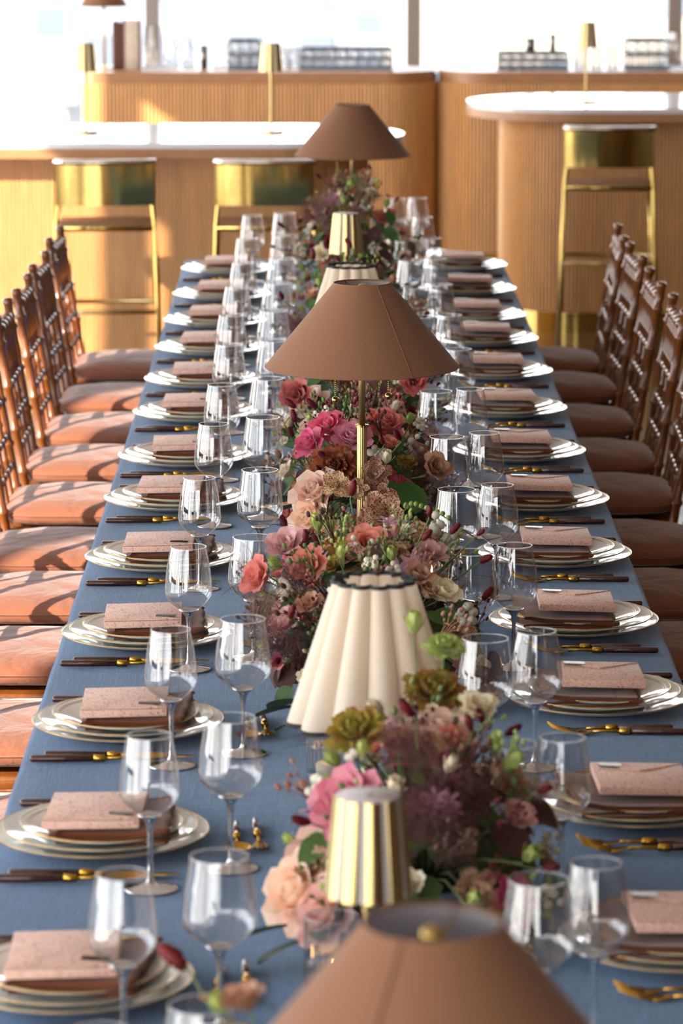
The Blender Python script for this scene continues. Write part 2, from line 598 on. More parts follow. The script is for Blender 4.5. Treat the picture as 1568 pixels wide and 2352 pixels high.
# ------------------------------------------------------------------ bars
def stadium(x0, x1, y0, y1, rl, rr, step, amp=0.0):
    """closed outline, counter-clockwise, corners rl (left) and rr (right); amp gives half-round slats"""
    pts = []
    def arc(cx, cy_, r, a0, a1):
        n = max(2, int(abs(a1 - a0) * r / step * 4))
        for i in range(n + 1):
            t = a0 + (a1 - a0) * i / n
            pts.append((cx + r * math.cos(t), cy_ + r * math.sin(t)))
    def line(p, q):
        L = math.hypot(q[0] - p[0], q[1] - p[1])
        n = max(1, int(L / step * 4)) if amp else 1
        for i in range(1, n):
            pts.append((p[0] + (q[0] - p[0]) * i / n, p[1] + (q[1] - p[1]) * i / n))
    arc(x0 + rl, y0 + rl, rl, PI, 1.5 * PI)
    line((x0 + rl, y0), (x1 - rr, y0))
    arc(x1 - rr, y0 + rr, rr, 1.5 * PI, TAU)
    if y1 - y0 > 2 * rr + 1e-4: line((x1, y0 + rr), (x1, y1 - rr))
    arc(x1 - rr, y1 - rr, rr, 0, PI / 2)
    line((x1 - rr, y1), (x0 + rl, y1))
    arc(x0 + rl, y1 - rl, rl, PI / 2, PI)
    if y1 - y0 > 2 * rl + 1e-4: line((x0, y1 - rl), (x0, y0 + rl))
    out_ = []
    for p in pts:
        if not out_ or math.hypot(p[0] - out_[-1][0], p[1] - out_[-1][1]) > 1e-4:
            out_.append(p)
    if not amp:
        return out_
    # resample by arc length so every slat is one half round
    P = out_ + [out_[0]]
    acc = [0]
    for i in range(len(P) - 1):
        acc.append(acc[-1] + math.hypot(P[i + 1][0] - P[i][0], P[i + 1][1] - P[i][1]))
    total = acc[-1]
    ns = int(total / step)
    res = []
    j = 0
    prof = [0.0, 0.75, 1.0, 0.75, 0.0]
    tt = [0.12, 0.22, 0.5, 0.78, 0.88]
    for k in range(ns):
        for q, a_ in zip(tt, prof):
            s_ = (k + q) * total / ns
            while acc[j + 1] < s_: j += 1
            u = (s_ - acc[j]) / (acc[j + 1] - acc[j])
            x_ = P[j][0] + (P[j + 1][0] - P[j][0]) * u
            y_ = P[j][1] + (P[j + 1][1] - P[j][1]) * u
            dx, dy = P[j + 1][0] - P[j][0], P[j + 1][1] - P[j][1]
            L = math.hypot(dx, dy)
            res.append((x_ + dy / L * a_ * amp, y_ - dx / L * a_ * amp))
    return res

def prism(pts, z0, z1):
    b = MB()
    n = len(pts)
    b.v = [(x, y, z0) for x, y in pts] + [(x, y, z1) for x, y in pts]
    b.f = [(i, (i + 1) % n, n + (i + 1) % n, n + i) for i in range(n)] + [tuple(range(n, 2 * n)), tuple(range(n - 1, -1, -1))]
    return b

def bar(name, label, x0, x1, y0, y1, rl, rr, ht, over, step, thick=0.022, top='stone'):
    t = empty(name, ((x0 + x1) / 2, (y0 + y1) / 2, 0), 0, label, 'bar counter', 'oak slat bars')
    c = Vector(t.location)
    sh = lambda pts: [(p[0] - c.x, p[1] - c.y) for p in pts]
    prism(sh(stadium(x0 + 0.012, x1 - 0.012, y0 + 0.012, y1 - 0.012, rl - 0.012, rr - 0.012, 0.05)), 0.09, ht - 0.06).build('body', M['oak'], t, False)
    s = prism(sh(stadium(x0, x1, y0, y1, rl, rr, step, 0.010)), 0.09, ht - 0.06).build('slats', M['slat'], t, False)
    s['kind'] = 'stuff'
    prism(sh(stadium(x0 + 0.03, x1 - 0.03, y0 + 0.03, y1 - 0.03, rl - 0.03, rr - 0.03, 0.05)), 0.0, 0.09).build('kick_plate', M['brass2'], t, False)
    o = over
    prism(sh(stadium(x0 - o, x1 + o, y0 - o, y1 + o, rl + o, rr + o, 0.04)), ht - 0.06, ht - thick).build('counter_edge', M['oak'], t, False)
    prism(sh(stadium(x0 - o, x1 + o, y0 - o, y1 + o, rl + o, rr + o, 0.04)), ht - thick, ht).build('counter_top', M[top], t, False)
    return t
bar('bar_counter', 'nearer left oak slat bar with white stone top behind two brass stools', -4.0 + 0.6, 0.17, 14.40, 15.08, 0.33, 0.33, 1.0, 0.155, 0.0165)
bar('bar_counter', 'right oak slat bar with rounded white stone top and brass plinth', 0.80, 4.6, 16.25, 16.94, 0.34, 0.34, 1.0, 0.155, 0.0165)
bar('bar_counter', 'left back bar of orange oak slats against the window', -1.20, 0.572, 18.65, 19.2, 0.06, 0.26, 1.0, 0.0, 0.019, 0.012, 'oak')
bar('bar_counter', 'right back bar of orange oak slats against the window', 0.590, 4.9, 18.65, 19.2, 0.26, 0.2, 1.0, 0.0, 0.019, 0.012, 'oak')

tag(MB().box(0.5745, 0.5875, 18.98, 19.0, 0, 0.98).build('shade_column_4', M['handle'], smooth=False), kind='structure')  # dark strip added to stand for the shade in the gap between bars

# ------------------------------------------------------------------ bar stools
def make_stool():
    t = empty('bar_stool', cat='stool')
    r = 0.0095
    # panel of the back: gently curved sheet, open towards the bar
    b = MB()
    n = 10
    for k in range(n + 1):
        u = -1 + 2 * k / n
        x_ = 0.186 * u
        y_ = -0.17 + 0.025 * u * u * 1.0
        for z in (0.80, 0.955):
            for th in (0, 0.006):
                b.v.append((x_, y_ + th, z))
    for k in range(n):
        o = 4 * k
        q = 4 * (k + 1)
        b.f += [(o, q, q + 2, o + 2), (o + 1, o + 3, q + 3, q + 1), (o + 2, q + 2, q + 3, o + 3), (o, o + 1, q + 1, q)]
    b.f += [(0, 2, 3, 1), (4 * n, 4 * n + 1, 4 * n + 3, 4 * n + 2)]
    sharp(b.build('back_panel', M['brass2'], t), 40)
    MB().tube([(0.19 * u, -0.17 + 0.025 * u * u, 0.963) for u in (-1, -.75, -.5, -.25, 0, .25, .5, .75, 1)], 0.011, 10).build('top_rail', M['rail_glare'], t)
    for s in (-1, 1):
        MB().tube([(s * 0.205, -0.185, 0), (s * 0.192, -0.165, 0.42), (s * 0.184, -0.15, 0.72), (s * 0.176, -0.135, 0.80), (s * 0.176, -0.132, 0.95)], r, 8).build('leg', M['brass2'], t)
        MB().tube([(s * 0.205, 0.19, 0), (s * 0.19, 0.17, 0.45), (s * 0.18, 0.155, 0.70)], r, 8).build('leg', M['brass2'], t)
    MB().tube([(-0.184, -0.15, 0.715), (0.184, -0.15, 0.715), (0.18, 0.155, 0.705), (-0.18, 0.155, 0.705), (-0.184, -0.15, 0.715)], 0.0105, 8).build('seat_frame', M['brass2'], t)
    MB().tube([(-0.193, -0.168, 0.40), (0.193, -0.168, 0.40), (0.192, 0.175, 0.40), (-0.192, 0.175, 0.40), (-0.193, -0.168, 0.40)], 0.008, 8).build('footrest', M['brass'], t)
    rbox('seat', M['leather'], (0.35, 0.29, 0.03), 0.01, t, (0, 0.002, 0.715))
    return t
M['rail_glare'] = metal('whitened_brass_reflection', srgb(232, 222, 210), 0.12)  # brass whitened to imitate a bright reflection along the top rail
stool = Maker(make_stool)
G = 'brass bar stools'
stool((-0.82, 13.98, 0), R(3), 'polished brass bar stool at far left of the left bar', G)
stool((-0.215, 13.98, 0), 0, 'polished brass bar stool behind the far brown lamp at the left bar', G)
stool((1.205, 15.60, 0), R(-3), 'polished brass bar stool standing alone at the right bar', G)

# ------------------------------------------------------------------ table and cloth
TX0, TX1, TY0, TY1, TZ = -0.464, 0.606, 1.95, 12.45, 0.75
t = empty('dining_table', ((TX0 + TX1) / 2, (TY0 + TY1) / 2, 0), 0, 'long banquet table hidden beneath the blue linen cloth', 'table')
hx, hy = (TX1 - TX0) / 2 - 0.012, (TY1 - TY0) / 2 - 0.012
MB().box(-hx, hx, -hy, hy, TZ - 0.03, TZ - 0.004).build('tabletop', M['oak'], t, False)
for sx in (-1, 1):
    for k in range(5):
        yy = -hy + 0.2 + k * (2 * hy - 0.4) / 4
        MB().tube([(sx * (hx - 0.12), yy, 0), (sx * (hx - 0.12), yy, TZ - 0.03)], 0.022, 8).build('leg', M['handle'], t)
# cloth: rows along y, a cross-section that turns down over both long edges
b = MB()
ny = 420
def cross(yv, k):
    pts = []
    wob = 0.0005 * math.sin(yv * 9.1) + 0.0005 * math.sin(yv * 23.0 + 1)
    for z in (0.565, 0.60, 0.64, 0.68, 0.72):
        d = (TZ - z)
        pts.append((TX0 - 0.004 - 0.035 * d * 0.4 + wob, z))
    for a_ in (0, 30, 60, 90):
        pts.append((TX0 + 0.008 - 0.010 * math.cos(R(a_)) + wob, TZ - 0.010 + 0.010 * math.sin(R(a_))))
    nx = 24
    for i in range(1, nx):
        x_ = TX0 + (TX1 - TX0) * i / nx
        h = 0.0007 * math.sin(yv * 4.3 + 3 * math.sin(x_ * 5)) + 0.0006 * math.sin(x_ * 31 + yv * 3)
        pts.append((x_, TZ + h))
    for a_ in (90, 60, 30, 0):
        pts.append((TX1 - 0.008 + 0.010 * math.cos(R(a_)) + wob, TZ - 0.010 + 0.010 * math.sin(R(a_))))
    for z in (0.72, 0.68, 0.64, 0.60, 0.565):
        d = (TZ - z)
        pts.append((TX1 + 0.004 + 0.035 * d * 0.4 + wob, z))
    return pts
rows = []
for k in range(ny + 1):
    yv = TY0 + (TY1 - TY0) * k / ny
    rows.append([(x_, yv, z_) for x_, z_ in cross(yv, k)])
nc = len(rows[0])
# ends: fold down
for end, yv, sgn in ((0, TY0, -1), (1, TY1, 1)):
    base = rows[0] if end == 0 else rows[-1]
    extra = []
    for drop in (0.004, 0.02, 0.10, 0.19):
        extra.append([(x_, yv + sgn * min(0.008, drop * 2), max(0.56, z_ - drop)) for x_, _, z_ in base])
    if end == 0:
        rows = extra[::-1] + rows
    else:
        rows = rows + extra
for r_ in rows: b.v += r_
for k in range(len(rows) - 1):
    for i in range(nc - 1):
        b.f.append((k * nc + i, k * nc + i + 1, (k + 1) * nc + i + 1, (k + 1) * nc + i))
tag(b.build('tablecloth', M['linen']), 'dusty blue woven linen cloth draped over the long table', 'tablecloth')

# ------------------------------------------------------------------ chairs and cushions
def post(pts, r=0.0125, gap=0.115):
    """bamboo-look rod: straight runs with a swollen joint at each gap"""
    P, Q = [], []
    pts = [Vector(p) for p in pts]
    for i in range(len(pts) - 1):
        L = (pts[i + 1] - pts[i]).length
        n = max(1, round(L / gap))
        for k in range(n):
            for u, q in ((0.0, 1.0), (0.42, 0.95), (0.47, 1.28), (0.53, 1.28), (0.58, 0.95)):
                P.append(pts[i].lerp(pts[i + 1], (k + u) / n))
                Q.append(r * q)
    P.append(pts[-1])
    Q.append(r)
    return P, Q
def bx_(x0, z0, x1, z1, z):
    return x0 + (x1 - x0) * (z - z0) / (z1 - z0)
def make_chair():
    t = empty('chiavari_chair', cat='chair')
    rake = lambda z: bx_(-0.19, 0.46, -0.262, 0.92, z)
    for s in (-1, 1):
        P, Q = post([(-0.215, s * 0.185, 0), (-0.19, s * 0.185, 0.46), (rake(0.910), s * 0.18, 0.910)])
        P.append(Vector((rake(0.912), s * 0.18, 0.913))); Q.append(0.0142)
        P.append(Vector((rake(0.925), s * 0.18, 0.927))); Q.append(0.0142)
        P.append(Vector((rake(0.93), s * 0.18, 0.931))); Q.append(0.007)
        MB().tube(P, Q, 8).build('back_post', M['chair'], t)
        P, Q = post([(0.19, s * 0.185, 0), (0.18, s * 0.18, 0.45)])
        MB().tube(P, Q, 8).build('leg', M['chair'], t)
        for z in (0.16, 0.27):
            P, Q = post([(-0.2, s * 0.185, z), (0.185, s * 0.183, z)], 0.008, 0.13)
            MB().tube(P, Q, 6).build('stretcher', M['chair'], t)
    for z in (0.16, 0.30):
        P, Q = post([(0.186, -0.183, z), (0.186, 0.183, z)], 0.008, 0.12)
        MB().tube(P, Q, 6).build('stretcher', M['chair'], t)
    for z, rr in ((0.886, 0.0135), (0.742, 0.010), (0.655, 0.010), (0.58, 0.010)):
        P, Q = post([(rake(z), -0.182, z), (rake(z), 0.182, z)], rr, 0.075)
        MB().tube(P, Q, 8).build('back_rail', M['chair'], t)
    for k in range(6):
        yy = -0.13 + 0.052 * k
        P, Q = post([(rake(0.742), yy, 0.742), (rake(0.882), yy, 0.882)], 0.0075, 0.07)
        MB().tube(P, Q, 6).build('spindle', M['chair'], t)
    for k in range(2):
        yy = -0.06 + 0.12 * k
        P, Q = post([(rake(0.47), yy, 0.47), (rake(0.740), yy, 0.740)], 0.0075, 0.09)
        MB().tube(P, Q, 6).build('spindle', M['chair'], t)
    rbox('seat', M['chair'], (0.40, 0.39, 0.028), 0.01, t, (0, 0, 0.458))
    return t
def make_cushion():
    b = MB()
    nu, nv = 28, 28
    def sp(a_, e): return math.copysign(abs(a_) ** e, a_)
    vs = []
    rings, seg = 14, 48
    for i in range(rings + 1):
        ph = -PI / 2 + PI * i / rings
        for k in range(seg):
            th = TAU * k / seg
            cx, sx = sp(math.cos(th), 0.38), sp(math.sin(th), 0.38)
            cp, sp_ = sp(math.cos(ph), 0.55), sp(math.sin(ph), 0.75)
            r_ = cp
            puff = 1 + 0.25 * (1 - min(1, (cx * cx + sx * sx) * r_ * r_ / 2))
            vs.append((0.205 * cx * r_, 0.202 * sx * r_, 0.030 * sp_ * (puff if sp_ > 0 else 1) + 0.002 * math.sin(7 * cx * r_ + 4 * sx * r_) * (1 if sp_ > 0 else 0)))
    fs = []
    for i in range(rings):
        for k in range(seg):
            k2 = (k + 1) % seg
            fs.append((i * seg + k, i * seg + k2, (i + 1) * seg + k2, (i + 1) * seg + k))
    b.add(vs, fs)
    o = b.build('seat_cushion', M['cushion'])
    tag(o, cat='cushion')
    # sewn seam round the side
    P = [(0.2065 * sp(math.cos(TAU * k / 48), 0.38), 0.2035 * sp(math.sin(TAU * k / 48), 0.38), 0.004) for k in range(49)]
    MB().tube(P, 0.0018, 5, False).build('seam_piping', M['cushion'], o)
    return o
chair = Maker(make_chair)
cushion = Maker(make_cushion)
LP = [12.02, 11.33, 10.70, 10.12, 9.51, 8.95, 8.30, 7.75, 7.09, 6.39, 5.72, 5.06, 4.37, 3.80]
RP = [12.12, 11.47, 10.83, 10.29, 9.66, 9.01, 8.36, 7.73, 7.12, 6.50, 5.90, 5.21, 4.54, 3.90]
LX, RX = -0.31, 0.452
LCH = [11.64, 10.91, 10.32, 9.75, 9.15, 8.52, 7.98, 7.39, 6.73, 6.02, 5.35, 4.70]
RCH = [11.70, 11.14, 10.47, 9.85, 9.29, 8.62, 8.01, 7.43, 6.80, 6.15, 5.50, 4.85]
for side, ys, cx, rz in (('left', LCH, -0.58, 0), ('right', RCH, 0.69, PI)):
    for i, y in enumerate(ys):
        jx, jr = random.uniform(-.008, .008), random.uniform(-2, 2)
        if i > 11: continue
        where = 'at the ' + nth(i, side)
        chair((cx + jx, y, 0), rz + R(jr), ('glossy brown bamboo-style chair, ' + nth(i, side)), 'bamboo-style chairs, %s side' % side)
        cushion((cx + jx + (0.002 if side == 'left' else -0.002), y, 0.505), (0, 0, rz + R(jr)), ('brown cushion on the chair seat, ' + nth(i, side)), 'seat cushions, %s side' % side)

# ------------------------------------------------------------------ tableware
def plate_mb(r, h, well=0.62, th=0.0035):
    pr = [(0, 0.0035), (r * 0.5, 0.0035), (r * 0.52, 0), (r * 0.55, 0), (r * (well - 0.02), 0.003), (r * 0.8, h * 0.5), (r * 0.985, h - 0.003), (r, h - 0.0008),
          (r * 0.996, h), (r * 0.975, h - 0.0004), (r * 0.84, h * 0.72 + 0.0008), (r * 0.70, h * 0.42 + 0.001), (r * well, 0.0068), (r * 0.4, 0.0058), (0, 0.0058)]
    return MB().lathe(pr, 64)
def make_plate(name, r, h):
    def fn():
        o = plate_mb(r, h).build(name, M['china'])
        tag(o, cat='plate')
        q = MB()
        P = [(r * math.cos(TAU * k / 64) * 0.998, r * math.sin(TAU * k / 64) * 0.998, h - 0.0006) for k in range(65)]
        q.tube(P, 0.0011, 5, False).build('gold_rim', M['rim'], o)
        if r < 0.13:
            q = MB()
            for rr in (0.90, 0.93):
                P = [(r * rr * math.cos(TAU * k / 64), r * rr * math.sin(TAU * k / 64), h * 0.72 + 0.0008 + (rr - 0.84) / 0.135 * (h * 0.28 - 0.001)) for k in range(65)]
                q.tube(P, 0.0005, 4, False)
            q.build('line_pattern', M['rim'], o)
        return o
    return fn
charger = Maker(make_plate('charger_plate', 0.152, 0.022))
dinner = Maker(make_plate('dinner_plate', 0.138, 0.022))
salad = Maker(make_plate('salad_plate', 0.116, 0.020))

def make_napkin(var):
    def fn():
        # zigzag section in x-z, inner side is +x
        path = []
        z = 0.003
        layers = 4
        xs0, xs1 = -0.066, 0.078
        def sag(x_): return 0
        for L in range(layers):
            xa, xb = (xs0, xs1) if L % 2 == 0 else (xs1, xs0)
            n = 7
            for k in range(n + 1):
                u = k / n
                x_ = xa + (xb - xa) * u
                lift = 0.0
                if L >= 2: lift = 0.007 * max(0, (x_ - 0.02) / 0.06) ** 2
                path.append((x_, z + L * 0.0039 + lift))
            if L < layers - 1:
                e = xb
                sg = 1 if L % 2 == 0 else -1
                z0 = path[-1][1]
                nxt = z + (L + 1) * 0.0039 + (0.007 * max(0, (e - 0.02) / 0.06) ** 2 if L + 1 >= 2 else 0)
                path.append((e + sg * (0.006 + 0.004 * var), z0 + (nxt - z0) * 0.15 + 0.0005))
                path.append((e + sg * (0.007 + 0.005 * var), (z0 + nxt) / 2))
                path.append((e + sg * (0.006 + 0.004 * var), z0 + (nxt - z0) * 0.85))
        n = len(path)
        b = MB()
        sec = 10
        th = 0.0019
        for j in range(sec + 1):
            yy = -0.096 + 0.192 * j / sec
            sk = 0.010 * (yy / 0.098) * (0.5 - var) + 0.0015 * math.sin(j * 1.9)
            for sgn in (-1, 1):
                for i, (x_, z_) in enumerate(path):
                    p0 = path[max(i - 1, 0)]
                    p1 = path[min(i + 1, n - 1)]
                    dx, dz = p1[0] - p0[0], p1[1] - p0[1]
                    L = math.hypot(dx, dz) or 1
                    wv = 0.0007 * math.sin(j * 1.3 + i * 0.9) * (z_ / 0.02)
                    b.v.append((x_ + sk * (1 + z_ * 10) - dz / L * th * sgn, yy + 0.004 * math.sin(i * 0.35), z_ + dx / L * th * sgn + wv))
        st = 2 * n
        for j in range(sec):
            for sgn in (0, 1):
                for i in range(n - 1):
                    a0 = j * st + sgn * n + i
                    q = (a0, a0 + 1, a0 + st + 1, a0 + st)
                    b.f.append(q if sgn else q[::-1])
            for i in (0, n - 1):
                a0 = j * st + i
                b.f.append((a0, a0 + n, a0 + n + st, a0 + st))
        for j in (0, sec):
            for i in range(n - 1):
                a0 = j * st + i
                b.f.append((a0, a0 + 1, a0 + n + 1, a0 + n))
        o = b.build('napkin', M['napkin'])
        tag(o, cat='napkin')
        s = MB()
        for k in range(9):
            s.box(-0.03 + 0.0, -0.028, -0.085 + k * 0.021, -0.085 + k * 0.021 + 0.009, 0.0155, 0.0172)
        s.build('stitching', M['darkbox'], o, False)
        return o
    return fn
napkin = [Maker(make_napkin(0.2)), Maker(make_napkin(0.9))]

EW, EL, ET = 0.135, 0.172, 0.012
def make_envelope():
    o = rbox('menu_envelope', M['paper'], (EW, EL, ET), 0.0012)
    tag(o, cat='envelope')
    # V flap hinged on the far (+y) edge, standing slightly proud of the face
    n = 12
    b = MB()
    tip = -EL / 2 + EL * 0.60
    edge = []
    for k in range(n + 1):
        u = -1 + 2 * k / n
        edge.append((u * EW * 0.492, EL / 2 - 0.001 - (EL / 2 - tip) * (1 - math.sqrt(u * u + 0.012) / math.sqrt(1.012)) * 1.0))
    zt, zb = ET / 2 + 0.0022, ET / 2 - 0.0002
    for x_, y_ in edge: b.v.append((x_, y_, zt - 0.0012 * (y_ - tip) / (EL / 2 - tip)))
    for x_, y_ in edge: b.v.append((x_, y_, zb))
    for x_, y_ in edge: b.v.append((x_, EL / 2 - 0.001, ET / 2 + 0.0008))
    m = n + 1
    for k in range(n):
        b.f += [(k, k + 1, m + k + 1, m + k), (2 * m + k, 2 * m + k + 1, k + 1, k)]
    b.build('flap', M['paper'], o, False)
    return o
envelope = Maker(make_envelope)
def make_tag():
    return MB().box(-0.017, 0.017, -0.0055, 0.0055, 0, 0.0012).build('name_tag', M['tag'], smooth=False)

def cutlery(name, cat, kind, length, head, hl=0.098):
    """lies along +x, handle end at x=0"""
    def fn():
        t = empty(name, cat=cat)
        hr = 0.0058
        P = [(0.0, 0, hr), (0.001, 0, hr), (0.004, 0, hr), (hl * 0.5, 0, hr), (hl, 0, hr)]
        MB().tube(P, [0.0025, 0.0046, hr, hr, hr * 0.86], 10).build('handle', M['handle'], t)
        MB().tube([(hl, 0, hr), (hl + 0.017, 0, hr)], [0.0062, 0.0058], 10).build('ferrule', M['knife'], t)
        b = MB()
        x0 = hl + 0.017
        xh = length - head
        if kind == 'knife':
            b.tube([(x0, 0, hr), (xh, 0, hr * 0.8)], [0.0032, 0.0026], 8)
            n = 8
            for k in range(n + 1):
                u = k / n
                x_ = xh + head * u
                wd = 0.0085 * (1 - max(0, u - 0.72) ** 2 * 11)
                b.v += [(x_, -wd, hr * 0.75), (x_, wd * 0.4, hr * 0.75 + 0.0012), (x_, wd * 0.4, hr * 0.75 - 0.0012)]
            o = len(b.v) - 3 * (n + 1)
            for k in range(n):
                q = o + 3 * k
                b.f += [(q, q + 3, q + 4, q + 1), (q + 1, q + 4, q + 5, q + 2), (q + 2, q + 5, q + 3, q)]
            b.build('blade', M['knife'], t)
        elif kind == 'spoon':
            b.tube([(x0, 0, hr), (x0 + (xh - x0) * 0.5, 0, 0.0065), (xh, 0, 0.0085)], [0.0032, 0.0024, 0.003], 8)
            n, m = 10, 6
            o = len(b.v)
            for sgn in (0, 1):
                for k in range(n + 1):
                    u = k / n
                    x_ = xh + head * u
                    wd = 0.019 * math.sqrt(max(0.002, 1 - (2 * u - 1) ** 2)) * (1 - 0.12 * (u - 0.5))
                    for j in range(m + 1):
                        v = -1 + 2 * j / m
                        dep = 0.0075 * (1 - v * v) * math.sin(PI * min(1, u * 1.02))
                        b.v.append((x_, wd * v, 0.0105 - dep - 0.0012 * sgn))
            for sgn in (0, 1):
                for k in range(n):
                    for j in range(m):
                        q = o + sgn * (n + 1) * (m + 1) + k * (m + 1) + j
                        f = (q, q + m + 1, q + m + 2, q + 1)
                        b.f.append(f if not sgn else f[::-1])
            b.build('spoon_bowl', M['knife'], t)
        else:
            b.tube([(x0, 0, hr), (x0 + (xh - x0) * 0.6, 0, 0.0062), (xh, 0, 0.005)], [0.0032, 0.0023, 0.003], 8)
            o = len(b.v)
            # shoulder
            sh = [(0, 0.003, 0.005), (0.008, 0.0075, 0.0035), (0.018, 0.0105, 0.002), (0.026, 0.0112, 0.0025)]
            for x_, wd, z_ in sh:
                b.v += [(xh + x_, -wd, z_ + 0.0012), (xh + x_, wd, z_ + 0.0012), (xh + x_, wd, z_), (xh + x_, -wd, z_)]
            for k in range(len(sh) - 1):
                q = o + 4 * k
                b.f += [(q, q + 4, q + 5, q + 1), (q + 2, q + 6, q + 7, q + 3), (q + 1, q + 5, q + 6, q + 2), (q + 3, q + 7, q + 4, q)]
            q = o + 4 * (len(sh) - 1)
            b.f.append((q, q + 3, q + 2, q + 1))
            for k in range(4):
                yy = -0.0095 + 0.00633 * k
                b.tube([(xh + 0.024, yy, 0.003), (xh + 0.042, yy * 0.98, 0.006), (length, yy * 0.9, 0.015)], [0.0017, 0.0014, 0.0006], 5)
            b.build('tines', M['knife'], t)
        return t
    return fn
knife = Maker(cutlery('dinner_knife', 'knife', 'knife', 0.235, 0.095))
spoon = Maker(cutlery('table_spoon', 'spoon', 'spoon', 0.215, 0.062))
fork = Maker(cutlery('dinner_fork', 'fork', 'fork', 0.225, 0.068))
sfork = Maker(cutlery('salad_fork', 'fork', 'fork', 0.20, 0.062, 0.09))
dfork = Maker(cutlery('dessert_fork', 'fork', 'fork', 0.165, 0.055, 0.062))
dspoon = Maker(cutlery('dessert_spoon', 'spoon', 'spoon', 0.165, 0.048, 0.062))

def make_glass(rb, rr, name):
    def fn():
        t = empty(name, cat='wine glass')
        H, zm, zb = 0.213, 0.134, 0.098
        pr = [(0.0, zb + 0.0015), (0.006, zb + 0.002), (0.014, zb + 0.0058), (rb * 0.62, zb + 0.0135), (rb * 0.86, zb + 0.023), (rb * 0.97, zb + 0.031), (rb, zm + 0.002), (rb * 0.995, zm + 0.010),
              (rb * 0.95, zm + 0.030), (rb * 0.87, zm + 0.053), (rr, H)]
        sm = []
        for i in range(len(pr) - 1):     # smooth by Catmull-Rom
            p0, p1, p2, p3 = pr[max(i - 1, 0)], pr[i], pr[i + 1], pr[min(i + 2, len(pr) - 1)]
            for k in range(3):
                u = k / 3
                f = lambda a_, b_, c_, d_: 0.5 * (2 * b_ + (c_ - a_) * u + (2 * a_ - 5 * b_ + 4 * c_ - d_) * u * u + (3 * b_ - a_ - 3 * c_ + d_) * u ** 3)
                sm.append((max(0, f(p0[0], p1[0], p2[0], p3[0])), f(p0[1], p1[1], p2[1], p3[1])))
        sm.append(pr[-1])
        MB().lathe(sm, 48).build('bowl', M['bowl'], t)
        P = [(rr * math.cos(TAU * k / 48), rr * math.sin(TAU * k / 48), H) for k in range(49)]
        MB().tube(P, 0.0007, 6, False).build('rim', M['glass'], t)
        MB().lathe([(0, zb + 0.0012), (0.012, zb + 0.0035), (0.0165, zb + 0.0058), (0.0168, zb + 0.0048), (0.009, zb - 0.001), (0.0052, zb - 0.008), (0.0036, zb - 0.022), (0.0034, zb - 0.055), (0.0042, 0.016), (0.007, 0.0085), (0.018, 0.0045), (0.0345, 0.0022), (0.0372, 0.001), (0.0365, 0.0), (0, 0.0)], 32).build('stem', M['glass'], t)
        return t
    return fn
wglass = Maker(make_glass(0.0405, 0.0300, 'white_wine_glass'))
rglass = Maker(make_glass(0.0440, 0.0345, 'red_wine_glass'))

